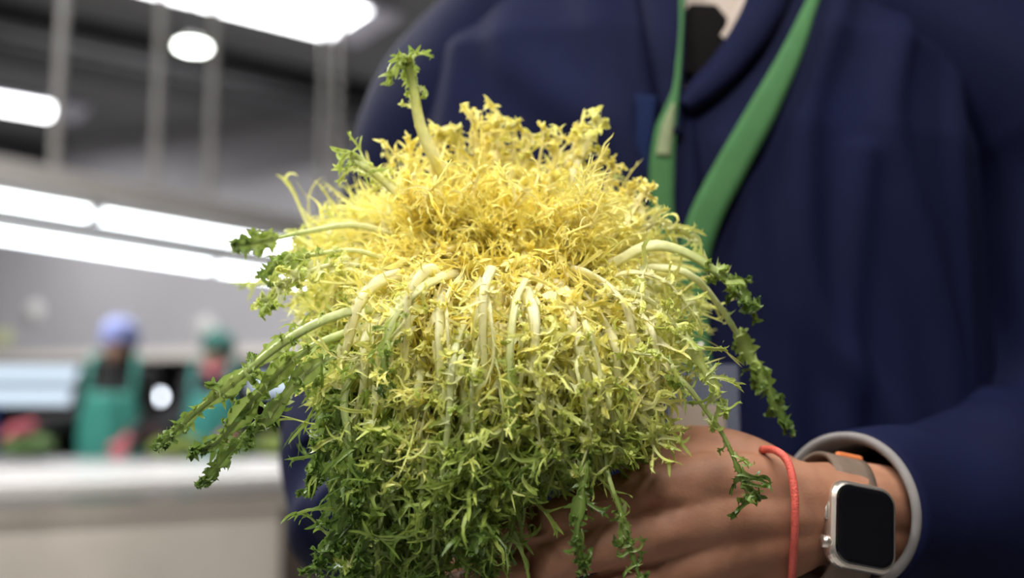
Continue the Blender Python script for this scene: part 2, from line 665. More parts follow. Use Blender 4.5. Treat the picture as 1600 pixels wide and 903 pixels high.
def worker(px, py_head, D, turn, H, label, cap_c, jacket_c, scarf_c, handL, handR, glove_c, apron_c):
    """local frame: +y is where the worker faces; hands given in local coordinates"""
    base = P(px, py_head, D)
    O = np.array([base[0], base[1], 0.0])
    ca, sa = math.cos(turn), math.sin(turn)
    R = np.array([[ca, -sa, 0], [sa, ca, 0], [0, 0, 1.0]])
    k = H / 1.68

    def L(*p):
        return O + R @ (np.array(p, dtype=float) * k)
    r = empty('person', O)
    tag(r, label, 'person')
    sh = 1.345
    armL = [L(-0.165, 0, sh), L(-0.185, 0.05, 1.10), L(*handL)]
    armR = [L(0.165, 0, sh), L(0.235, 0.02, 1.12), L(*handR)]

    def fingers(arm):
        e, h = arm[1], arm[2]
        d = norm(h - e)
        sd = norm(np.cross(d, [0, 0, 1.0]))
        out = [([h - d * 0.02, h + d * 0.09], [0.03, 0.036])]
        for q, (off, ln) in enumerate([(-0.027, .065), (-0.009, .078), (0.009, .072), (0.027, .055)]):
            p0 = h + d * 0.09 + sd * off
            out.append(([p0, p0 + d * ln * .5 - np.array([0, 0, .01]), p0 + d * ln - np.array([0, 0, .03])], [0.011, 0.010, 0.008]))
        out.append(([h + d * .02 + sd * .03, h + d * .06 + sd * .06, h + d * .10 + sd * .065], [.014, .012, .009]))
        return out
    chains = [([L(0, 0, 0.95), L(0, 0, 1.2), L(0, 0, 1.36)], [0.09, 0.10, 0.09]),
              ([L(0, 0, 1.36), L(0, 0.01, 1.48)], [0.055, 0.052]),
              ([L(-0.155, 0, sh), L(0, 0, sh - .02), L(0.155, 0, sh)], [.05, .07, .05]),
              (armL, [0.05, 0.042, 0.027]), (armR, [0.05, 0.042, 0.027]),
              ([L(0, 0.085, 1.515), L(0, 0.112, 1.49)], [0.012, 0.017]),
              ([L(0, 0.06, 1.42), L(0, 0.075, 1.435)], [0.035, 0.03]),
              ([L(-0.02, 0.092, 1.455), L(0.02, 0.092, 1.455)], [0.011, 0.011]),
              ([L(-0.079, -0.01, 1.53), L(-0.082, -0.012, 1.49)], [0.016, 0.012]),
              ([L(0.079, -0.01, 1.53), L(0.082, -0.012, 1.49)], [0.016, 0.012]),
              ([L(-0.04, 0.088, 1.545), L(0.04, 0.088, 1.545)], [0.014, 0.014])]
    hands = fingers(armL) + fingers(armR)
    me = remesh('body', chains + hands + [([L(0, -0.015, 1.565), L(0, 0.02, 1.53), L(0, 0.03, 1.47)], [0.092, 0.085, 0.062])], 0.011, 2)
    link('body', me, M_skin_b, r)
    for s in (-1, 1):
        e = MB()
        e.tube([L(s * .034, .083, 1.522), L(s * .034, .09, 1.522)], .011, 10)
        e.build('eye', mat('eye_white', (0.5, 0.5, 0.5), 0.2), r, smooth=True)
    # jacket
    ja = [([L(0, 0, 0.90), L(0, 0, 1.1), L(0, 0, 1.33)], [0.145, 0.135, 0.12]),
          ([L(-.05, 0, 0.90), L(-.06, 0, 1.1), L(-.09, 0, 1.32)], [0.14, 0.13, 0.10]),
          ([L(.05, 0, 0.90), L(.06, 0, 1.1), L(.09, 0, 1.32)], [0.14, 0.13, 0.10]),
          ([L(0, 0, 1.38), L(0, 0.0, 1.44)], [0.085, 0.068])]
    for arm in (armL, armR):
        d = norm(arm[2] - arm[1])
        ja.append(([arm[0], arm[1], arm[2] - d * 0.03], [0.075, 0.06, 0.045]))
    me = remesh('jacket', ja, 0.014, 3)
    link('jacket', me, mat('jacket_%d' % px, jacket_c, 0.8, 0.2, 6), r)
    # trousers, boots
    me = remesh('trousers', [([L(s * .09, 0, .9), L(s * .10, .01, .5), L(s * .10, 0, .10)], [.11, .075, .06]) for s in (-1, 1)], 0.016, 2)
    link('trousers', me, mat('dark_trousers', (.03, .03, .04), .8), r)
    for s in (-1, 1):
        me = remesh('boot', [([L(s * .10, -.03, .055), L(s * .11, .15, .045)], [.055, .045]), ([L(s * .10, -.01, .07), L(s * .10, -.01, .28)], [.055, .062])], 0.012, 1)
        link('boot', me, mat('white_rubber', (.6, .6, .6), .4), r)
    # apron: a curved sheet around the front, bib and skirt, with neck strap and waist tie

    def ap(uu, vv):
        z = 0.42 + vv * 0.84
        half = .95 if z < 1.08 else .95 - (z - 1.08) / 0.28 * 0.45
        an = (uu - .5) * 2 * half
        rx, ry = 0.225, 0.175 + 0.01 * math.sin(uu * 17)
        if z < 0.9:
            ry += (0.9 - z) * .05
            rx += (0.9 - z) * .05
        return L(rx * math.sin(an), ry * math.cos(an), z)
    V, F = grid_sheet(ap, 24, 20)
    ob = MB().add(V, F).build('apron', mat('apron_%d' % px, apron_c, .55, .1, 8), r, smooth=True, solid=.006)
    for s in (-1, 1):
        pts = [ap(0.5 + s * .48, 1.0), L(s * .125, .08, 1.455), L(s * .085, -.05, 1.475), L(0, -.10, 1.475)]
        MB().tube(catmull(pts, 12), .020, 8).build('neck_strap', MATS['apron_%d' % px], r, smooth=True)
    # cap: crown with a gathered band
    cap = [([L(0, -0.03, 1.60), L(0, 0.01, 1.61)], [0.116, 0.112])]
    me = remesh('cap', cap, .012, 3)
    co = link('cap', me, mat('cap_%d' % px, cap_c, .7, .12, 14, bump=.3, bscale=60), r)
    an = np.linspace(0, 2 * math.pi, 25)
    V, F = tube_vf([L(.108 * math.cos(t), -.008 + .115 * math.sin(t), 1.57) for t in an], .013, 8, False)
    bo = MB().add(V, F).build('cap_band', MATS['cap_%d' % px], co, smooth=True)
    bo.matrix_parent_inverse = Matrix.Identity(4)
    # scarf or snood round the neck
    V, F = tube_vf([L(.075 * math.cos(t), .012 + .08 * math.sin(t), 1.43 + .012 * math.sin(3 * t)) for t in an], .033, 10, False)
    MB().add(V, F).build('neck_scarf', mat('scarf_%d' % px, scarf_c, .8), r, smooth=True)
    for arm, nm in ((armL, 'glove'), (armR, 'glove')):
        if glove_c is None:
            continue
        d = norm(arm[2] - arm[1])
        fl = [(p, np.asarray(q) + .004) for p, q in fingers(arm)] + [([arm[2] - d * .06, arm[2]], [.045, .038])]
        link('glove', remesh('glove', fl, .009, 1), mat('glove_%d' % px, glove_c, .5), r)
    return r


worker(186, 550, 6.0, math.radians(186), 1.68, 'worker in blue cap and green apron with black sleeves, reaching left',
       (0.26, 0.30, 0.60), (0.012, 0.012, 0.013), (0.012, 0.012, 0.012), (-0.16, 0.34, 0.98), (0.42, 0.20, 1.06), (0.45, 0.07, 0.10), (0.05, 0.30, 0.24))
worker(340, 556, 6.9, math.radians(180), 1.68, 'worker in dark green cap with pink neck scarf, behind drooping leaves',
       (0.015, 0.11, 0.09), (0.03, 0.028, 0.034), (0.55, 0.16, 0.20), (-0.20, 0.36, 1.0), (0.34, 0.34, 1.0), (0.40, 0.08, 0.09), (0.05, 0.30, 0.26))

# sorting table behind the bench, with crates and lettuces
tA, tB = P(-200, 712, 5.05), P(640, 700, 5.2)
td = (tB - tA)[:2]
tax = axes(td)
tc_ = (tA + tB)[:2] / 2
ZS = 0.90
tb = empty('sorting_table', (tc_[0], tc_[1], 0))
tag(tb, 'steel sorting table loaded with greens in front of the workers', 'table')
Lt = np.linalg.norm(td)
MB().box((tc_[0], tc_[1], ZS - .02), (Lt, .5, .04), tax).build('table_top', mat('steel', (.45, .45, .46), .35, .05, 4, metal=.7), tb, bevel=.005)
for sx in (-1, 1):
    for sy in (-1, 1):
        q = tc_ + tax[0][:2] * sx * (Lt / 2 - .1) + tax[1][:2] * sy * .2
        MB().tube([[q[0], q[1], 0], [q[0], q[1], ZS - .04]], .022, 10).build('leg', MATS['steel'], tb, smooth=True)


def crate(s, off, col, label, sz=(.55, .36, .2)):
    q = tc_ + tax[0][:2] * s + tax[1][:2] * off
    r = empty('produce_crate', (q[0], q[1], ZS))
    tag(r, label, 'crate')
    m = mat('crate_' + '_'.join('%d' % (x * 100) for x in col), col, .4, .05, 4)
    Lc, Wc, Hc = sz
    MB().box((q[0], q[1], ZS + .012), (Lc, Wc, .02), tax).build('base', m, r)
    for s1_, a_, ln in ((1, 1, Lc), (-1, 1, Lc)):
        c_ = np.array([q[0], q[1], 0]) + tax[1] * s1_ * Wc / 2
        MB().box((c_[0], c_[1], ZS + Hc / 2), (Lc, .015, Hc), tax).build('side', m, r, bevel=.003)
        c_ = np.array([q[0], q[1], 0]) + tax[0] * s1_ * Lc / 2
        MB().box((c_[0], c_[1], ZS + Hc / 2), (.015, Wc, Hc), tax).build('side', m, r, bevel=.003)
        MB().box((c_[0], c_[1], ZS + Hc), (.03, Wc + .03, .025), tax).build('rim', m, r, bevel=.004)
    return q


def s_of(px):
    # position along the table under a pixel column
    x0 = (px - 800) / FPX
    k_ = tA[:2]
    den = tax[0][0] - x0 * tax[0][1]
    return ((x0 * k_[1] - k_[0]) / den) - Lt / 2


# ------------------------------------------------------------------ ENDIVE GENERATOR
STOPS = np.array([0.0, 0.25, 0.5, 0.72, 0.88, 1.0])
CR = np.array([[0.97, 0.82, 0.17], [0.95, 0.87, 0.31], [0.80, 0.80, 0.24], [0.46, 0.56, 0.12], [0.235, 0.33, 0.06], [0.12, 0.195, 0.036]])
RIBC = np.array([[0.94, 0.88, 0.60], [0.93, 0.91, 0.70], [0.84, 0.86, 0.58], [0.60, 0.68, 0.32], [0.34, 0.46, 0.15], [0.20, 0.32, 0.07]])


def colour(g, rib=0.0):
    g = np.clip(g, 0, 1)
    a_ = np.stack([np.interp(g, STOPS, CR[:, i]) for i in range(3)], -1)
    b_ = np.stack([np.interp(g, STOPS, RIBC[:, i]) for i in range(3)], -1)
    rib = np.asarray(rib)[..., None] if np.ndim(rib) else rib
    return a_ * (1 - rib) + b_ * rib


class Buf:
    def __init__(s):
        s.V, s.F, s.C, s.n = [], [], [], 0

    def strips(s, Pn, Sd, Nn, W, C, across, cup=0.0, edge=None):
        """Pn (M,n,3) centre lines, Sd side vectors, W half widths (M,n), C (M,n,3)"""
        M, n = W.shape
        if across == 2:
            V = np.stack([Pn - Sd * W[..., None], Pn + Sd * W[..., None]], 2)
            CC = np.stack([C, C], 2)
        elif across == 3:
            up = Nn * (W * cup)[..., None]
            V = np.stack([Pn - Sd * W[..., None] + up, Pn - up * .4, Pn + Sd * W[..., None] + up], 2)
            e = C if edge is None else edge
            CC = np.stack([e, C, e], 2)
        else:  # closed lens, thickness = cup * W
            th = Nn * (W * cup)[..., None]
            V = np.stack([Pn - Sd * W[..., None], Pn - Sd * W[..., None] * .45 + th, Pn + Sd * W[..., None] * .45 + th, Pn + Sd * W[..., None], Pn - th * .9], 2)
            CC = np.stack([C] * 5, 2)
        k = V.shape[2]
        base = s.n + (np.arange(M)[:, None] * n + np.arange(n - 1)[None, :]) * k
        base = base.reshape(-1)
        prs = [(j, j + 1) for j in range(k - 1)]
        if k == 5:
            prs.append((4, 0))
        for a_, b_ in prs:
            s.F.append(np.stack([base + a_, base + b_, base + k + b_], 1))
            s.F.append(np.stack([base + a_, base + k + b_, base + k + a_], 1))
        s.V.append(V.reshape(-1, 3))
        s.C.append(CC.reshape(-1, 3))
        s.n += M * n * k

    def mesh(s, name):
        return mesh_np(name, np.concatenate(s.V), np.concatenate(s.F), np.concatenate(s.C))


GRAV = np.array([0, 0, -1.0])


def grow(p, d, n, L, K, steps, grav=0.0):
    """integrate M curling filaments; returns points, tangents, normals, each (M,steps,3)"""
    d = norm(d)
    n = norm(n - d * (n * d).sum(-1, keepdims=True))
    out = [(p, d, n)]
    h = (L / (steps - 1))[:, None]
    fl = rng.uniform(0, 2.6, (len(p), 1))
    K0 = K
    for i in range(steps - 1):
        K = K0 * np.cos(fl * (i / (steps - 1)) * 1.5) * 1.75
        d2 = norm(d + np.cross(K, d) / (steps - 1) + GRAV * grav / (steps - 1))
        n = n + np.cross(K, n) / (steps - 1)
        n = norm(n - d2 * (n * d2).sum(-1, keepdims=True))
        p = p + (d + d2) * .5 * h
        d = d2
        out.append((p, d, n))
    return [np.stack([o_[i] for o_ in out], 1) for i in range(3)]


def leaf(buf, ctrl, n0, ribw=0.0022, start=0.2, flen=0.022, step=0.006, g0=0.0, g1=0.3, gp=1.5, blade=0.0, bstart=0.5,
         ribk=0.9, curl=1.0, wfr=0.0011, tipw=0.0006, g2=None, sub=1.0, gfr=0.06, droop=.5, lift=-.12):
    """one frizzy leaf: thick pale rib along ctrl, toothed side shoots that fork, optional broad toothed tip"""
    N = 22
    pts = catmull(ctrl, N)
    seg = np.linalg.norm(np.diff(pts, axis=0), axis=1)
    s = np.concatenate([[0], np.cumsum(seg)])
    Lt_ = s[-1]
    t = s / Lt_
    T, Nn = frames(pts, n0)
    tw = rng.normal(0, .5) * t[:, None]
    Sd = np.cross(T, Nn)
    Nn, Sd = Nn * np.cos(tw) + Sd * np.sin(tw), Sd * np.cos(tw) - Nn * np.sin(tw)
    gl = g0 + (g1 - g0) * np.clip(t, 0, 1) ** gp
    W = ribw * (1 - t) ** .6 + tipw
    W[-1] = tipw * .5
    buf.strips(pts[None], Sd[None], Nn[None], W[None], colour(gl, ribk * (1 - .6 * t))[None], 5, .30)
    # broad blade towards the tip
    if blade > 0:
        m = t >= bstart
        tb_ = (t[m] - bstart) / (1 - bstart)
        if m.sum() >= 4:
            nb = 16
            ti = np.linspace(bstart, 1, nb)
            tb_ = np.linspace(0, 1, nb)
            pi = np.stack([np.interp(ti, t, pts[:, i]) for i in range(3)], 1)
            si = norm(np.stack([np.interp(ti, t, Sd[:, i]) for i in range(3)], 1))
            ni = norm(np.stack([np.interp(ti, t, Nn[:, i]) for i in range(3)], 1))
            Tt = norm(np.stack([np.interp(ti, t, T[:, i]) for i in range(3)], 1))
            gi = np.interp(ti, t, gl)
            wb = blade * (np.sin(np.clip(tb_ * .92 + .06, 0, 1) * math.pi) ** .7) * (0.75 + .35 * np.sin(tb_ * 19 + rng.uniform(0, 6)))
            wb = np.maximum(wb, .0006)
            cup = rng.uniform(-.5, .5)
            buf.strips((pi + ni * .0004)[None], si[None], ni[None], wb[None], colour(gi, .25)[None], 3, cup, colour(gi + .12)[None])
            # lobes along both edges
            reps = np.arange(1, nb - 1)
            for sg in (-1, 1):
                M = len(reps)
                p0 = pi[reps] + si[reps] * sg * wb[reps][:, None] * .8 + ni[reps] * (cup * wb[reps] * .8)[:, None]
                dd = Tt[reps] * rng.uniform(.2, 1.0, (M, 1)) + si[reps] * sg + ni[reps] * rng.normal(0, .6, (M, 1))
                Lb = blade * rng.uniform(.4, 1.3, M)
                K = rng.normal(0, 1.0, (M, 3))
                A_, B_, C_ = grow(p0, dd, ni[reps], Lb, K, 4, .3)
                Wl = (blade * .30 * rng.uniform(.6, 1.2, M))[:, None] * np.array([1.0, .9, .5, .04])[None]
                buf.strips(A_, np.cross(B_, C_), C_, Wl, colour(np.repeat((gi[reps] + .1)[:, None], 4, 1)), 2)
    # side shoots
    nsh = max(3, int(Lt_ * (1 - start) / step))
    tt = np.concatenate([np.linspace(start, .985, nsh) + rng.normal(0, .3 / nsh, nsh) for _ in (0, 1)])
    tt = np.clip(tt, start * .8, 1.0)
    # a bunch at the very tip
    tt = np.concatenate([tt, np.full(4, .99)])
    sg = np.concatenate([-np.ones(nsh), np.ones(nsh), [-1, 1, -1, 1]])
    M = len(tt)
    it = lambda A_: np.stack([np.interp(tt, t, A_[:, i]) for i in range(3)], 1)
    p0, Ti, Si, Ni = it(pts), norm(it(T)), norm(it(Sd)), norm(it(Nn))
    wi = np.interp(tt, t, W)
    p0 = p0 + Si * (sg * wi * .7)[:, None]
    al = np.where(tt > .97, rng.uniform(.1, .9, M), rng.uniform(.25, .95, M))
    antler = rng.uniform() < .5
    cw = 1.3 if antler else .9
    wfr = wfr * cw
    flen = flen * (.8 if antler else 1.25)
    curl = curl * (.95 if antler else .85)
    d0_ = Ti * np.cos(al)[:, None] + Si * (sg * np.sin(al))[:, None] + Ni * rng.normal(lift, .38, M)[:, None]
    Ls = flen * rng.uniform(.5, 1.35, M) * np.clip(.6 + .6 * np.sin(np.clip((tt - start) / (1 - start + 1e-6), 0, 1) * 2.6), .35, 1.2)
    K = Ni * rng.normal(0, 1.7 * curl, M)[:, None] + np.cross(norm(d0_), Ni) * rng.normal(0, 1.6 * curl, M)[:, None] + rng.normal(0, .5 * curl, (M, 3))
    n1 = 10
    A_, B_, C_ = grow(p0, d0_, Ni, Ls, K, n1, droop)
    uu = np.linspace(0, 1, n1)
    prof = np.array([2.6, 1.5, 1.05, .88, .82, .85, .95, 1.05, .8, .10])
    W1 = (wfr * rng.uniform(.55, 1.5, M))[:, None] * prof[None]
    gs = np.interp(tt, t, gl)[:, None] + gfr * rng.normal(.3, 1, (M, 1)) + (.10 * uu)[None]
    Si1 = np.cross(B_, C_)
    C1 = colour(gs, np.clip(.65 - 1.0 * uu, 0, 1)[None].repeat(M, 0))
    buf.strips(A_, Si1, C_, W1, C1, 3, .5)
    # forks on the shoots
    n2 = 6
    kf = 4
    ui = rng.uniform(.3, .9, (M, kf))
    ui[:, 0] = rng.uniform(.78, .97, M)
    ui[:, 1] = rng.uniform(.62, .9, M)
    ii = np.minimum((ui * (n1 - 1)).astype(int), n1 - 2)
    mi = np.arange(M)[:, None].repeat(kf, 1)
    keep = rng.uniform(0, 1, (M, kf)) < (.95 if antler else .6) * sub
    ii, mi = ii[keep], mi[keep]
    M2 = len(ii)
    p2, t2, nn2, s2 = A_[mi, ii], B_[mi, ii], C_[mi, ii], Si1[mi, ii]
    sg2 = rng.choice([-1.0, 1.0], M2)
    al = rng.uniform(.35, 1.0, M2)
    d2 = t2 * np.cos(al)[:, None] + s2 * (sg2 * np.sin(al))[:, None] + nn2 * rng.normal(0, .35, (M2, 1))
    L2 = Ls[mi] * rng.uniform(.15, .42, M2) + .0012
    K2 = rng.normal(0, 1.1 * curl, (M2, 3))
    A2, B2, C2 = grow(p2, d2, nn2, L2, K2, n2, .3)
    W2 = (W1[mi, ii] * .55 + wfr * .25)[:, None] * np.array([2.0, 1.2, 1.0, .95, .68, .06])[None]
    g2_ = np.repeat((gs[mi, ii] + .05)[:, None], n2, 1)
    S2 = np.cross(B2, C2)
    buf.strips(A2, S2, C2, W2, colour(g2_), 2)
    # teeth on shoots
    q = rng.uniform(0, 1, (M, n1 - 3, 2)) < .30 * sub
    m3, i3, k3 = np.nonzero(q)
    i3 = i3 + 2
    sg3 = np.where(k3 == 0, -1.0, 1.0)
    M3 = len(m3)
    p3 = A_[m3, i3] + Si1[m3, i3] * (sg3 * W1[m3, i3] * .7)[:, None]
    d3 = B_[m3, i3] * rng.uniform(.4, 1.1, (M3, 1)) + Si1[m3, i3] * sg3[:, None] + C_[m3, i3] * rng.normal(.3, .4, (M3, 1))
    L3 = rng.uniform(.0010, .0032, M3)
    A3, B3, C3 = grow(p3, d3, C_[m3, i3], L3, rng.normal(0, .9, (M3, 3)), 3, .1)
    W3 = (wfr * .55 * rng.uniform(.6, 1.1, M3))[:, None] * np.array([1.7, .6, .04])[None]
    buf.strips(A3, np.cross(B3, C3), C3, W3, colour(np.repeat((gs[m3, i3] + .06)[:, None], 3, 1)), 2)
    # teeth on the rib itself
    nr = int(Lt_ * (1 - start) / .006)
    tr_ = rng.uniform(start * .7, .97, nr)
    sr = rng.choice([-1.0, 1.0], nr)
    jt = lambda A__: np.stack([np.interp(tr_, t, A__[:, i]) for i in range(3)], 1)
    pr, Tr, Sr, Nr = jt(pts), norm(jt(T)), norm(jt(Sd)), norm(jt(Nn))
    pr = pr + Sr * (sr * np.interp(tr_, t, W) * .85)[:, None]
    A4, B4, C4 = grow(pr, Tr * .5 + Sr * sr[:, None] + Nr * rng.normal(0, .4, (nr, 1)), Nr, rng.uniform(.0012, .004, nr), rng.normal(0, 1, (nr, 3)), 4, .1)
    W4 = (rng.uniform(.0006, .0011, nr))[:, None] * np.array([1.3, .8, .5, .05])[None]
    buf.strips(A4, np.cross(B4, C4), C4, W4, colour(np.repeat(np.interp(tr_, t, gl)[:, None] + .03, 4, 1), .3), 2)


HX, HY = 775.0, 392.0
PHI = np.array([-20, 0, 30, 60, 80, 95, 110, 125, 140, 160, 180, 200, 225, 250, 270, 290, 305, 320, 340])
RAD = np.array([182, 262, 314, 340, 360, 480, 480, 400, 335, 325, 312, 200, 118, 98, 88, 98, 126, 138, 182])
GFA = np.array([.10, .22, .44, .50, .62, .82, 1.0, 1.0, .72, .40, .24, .16, .10, .08, .06, .08, .10, .10, .10])


def radius(phi):
    return np.interp((phi + 20) % 360 - 20, PHI, RAD)


def gfac(phi):
    return np.interp((phi + 20) % 360 - 20, PHI, GFA)


def surf(phi, f, back=0.0):
    """point of the head's outside at screen angle phi (clockwise from right), fraction f of the way out"""
    a_ = math.radians(phi)
    R_ = float(radius(phi))
    wdn = max(0.0, math.sin(a_))
    fc = max(f, 0.0)
    x = HX + R_ * fc ** (1 - .45 * wdn) * math.cos(a_)
    y = HY + R_ * fc ** (1 + .25 * wdn) * math.sin(a_)
    D = 0.521 - wdn * 0.055 * math.sin(min(1.1, f) * 1.9) + (1 - wdn) * 0.075 * f ** 1.4 + back
    return P(x, y, D)


M_leaf = leaf_mat()
base_pt = P(775, 770, 0.600)
endive = empty('curly_endive', base_pt)
tag(endive, 'big frizzy yellow-green curly endive held in front of navy coat', 'curly endive')
# stem core that all leaves grow from
me = remesh('core', [([P(775, 800, .605), P(775, 690, .59), P(775, 560, .575), P(775, 470, .565)], [.017, .026, .030, .022])], .003, 4)
link('stem_core', me, mat('stem_core', (.80, .76, .52), .5, .08, 60), endive)
ROOT = P(775, 560, .575)
CAMW = CAM


def head_leaf(buf, phi, fa, fb, back=0.0, dg=0.0, **kw):
    """a leaf from the core that surfaces at fraction fa and lies along the head to fb"""
    sw = rng.normal(0, 9)
    arc = rng.uniform(.0, 1.0)
    c0 = P(HX + rng.normal(0, 18), HY + 90 + rng.normal(0, 20), .562 + back * .5)
    c1 = surf(phi - sw, fa, back + .024)
    c2 = surf(phi - sw * .3, fa * .6 + fb * .4, back + .004 + rng.normal(0, .003))
    c3 = surf(phi + sw * .4, fa * .2 + fb * .8, back - .002 + rng.normal(0, .004))
    c4 = surf(phi + sw, fb, back + rng.normal(0, .005))
    up = abs(math.cos(math.radians(phi))) * .016 * arc
    c2[2] += up
    c3[2] += up * .7
    ctrl = [c0, c1, c2, c3, c4]
    n0 = (CAMW - c2) / np.linalg.norm(CAMW - c2) + np.array([0, 0, .5]) + rng.normal(0, .35, 3)
    g = float(gfac(phi))
    sm = lambda f: float(np.clip((f - .48) / .54, 0, 1) ** 1.1)
    pr = dict(droop=.30 + .35 * max(0, math.sin(math.radians(phi))), g0=np.clip(g * sm(fa) + dg, 0, 1), g1=np.clip(g * sm(fb) + .10 * fb + dg + rng.normal(0, .06), 0, 1.0), gp=1.2)
    pr.update(kw)
    leaf(buf, ctrl, n0, **pr)


leaf_count = 0


def add_leaf_obj(buf, label=None):
    global leaf_count
    me_ = buf.mesh('leaf')
    o_ = link('leaf', me_, M_leaf, endive)
    if label:
        o_['label'] = label
    leaf_count += 1
    return o_


# shell leaves, one object each
specs = []
ga = 137.508
i = 0
for ring, (cnt, fa, fb, fl, rw) in enumerate([(22, .10, .36, .014, .0013), (36, .10, .52, .018, .0020), (42, .26, .74, .020, .0026), (40, .42, .92, .021, .0026), (32, .60, 1.02, .021, .0024)]):
    for k in range(cnt):
        phi = (360.0 * k / cnt + ring * 23 + rng.normal(0, 5)) % 360
        specs.append((phi, max(0, fa + rng.normal(0, .05)), fb + rng.normal(0, .05), fl, rw, ring))
for phi, fa, fb, fl, rw, ring in specs:
    if 205 < phi < 335 and ring >= 1 and rng.uniform() < .5:
        continue
    bf = Buf()
    big = ring >= 1 and rng.uniform() < .4
    head_leaf(bf, phi, fa, fb, back=(.002, .0, -.001, .000, .003)[ring] + rng.uniform(-.007, .006), flen=fl * (.85 if big else 1.2) * rng.uniform(.85, 1.2), ribw=rw * (2.0 if big else 1.0) * rng.uniform(.7, 1.15),
              start=.34, step=.0058, wfr=(.00070, .00078, .00085, .00088, .0009)[ring] * rng.uniform(.75, 1.3), blade=(.003 if ring >= 3 and 70 < phi < 165 else 0.0), bstart=.62)
    add_leaf_obj(bf)

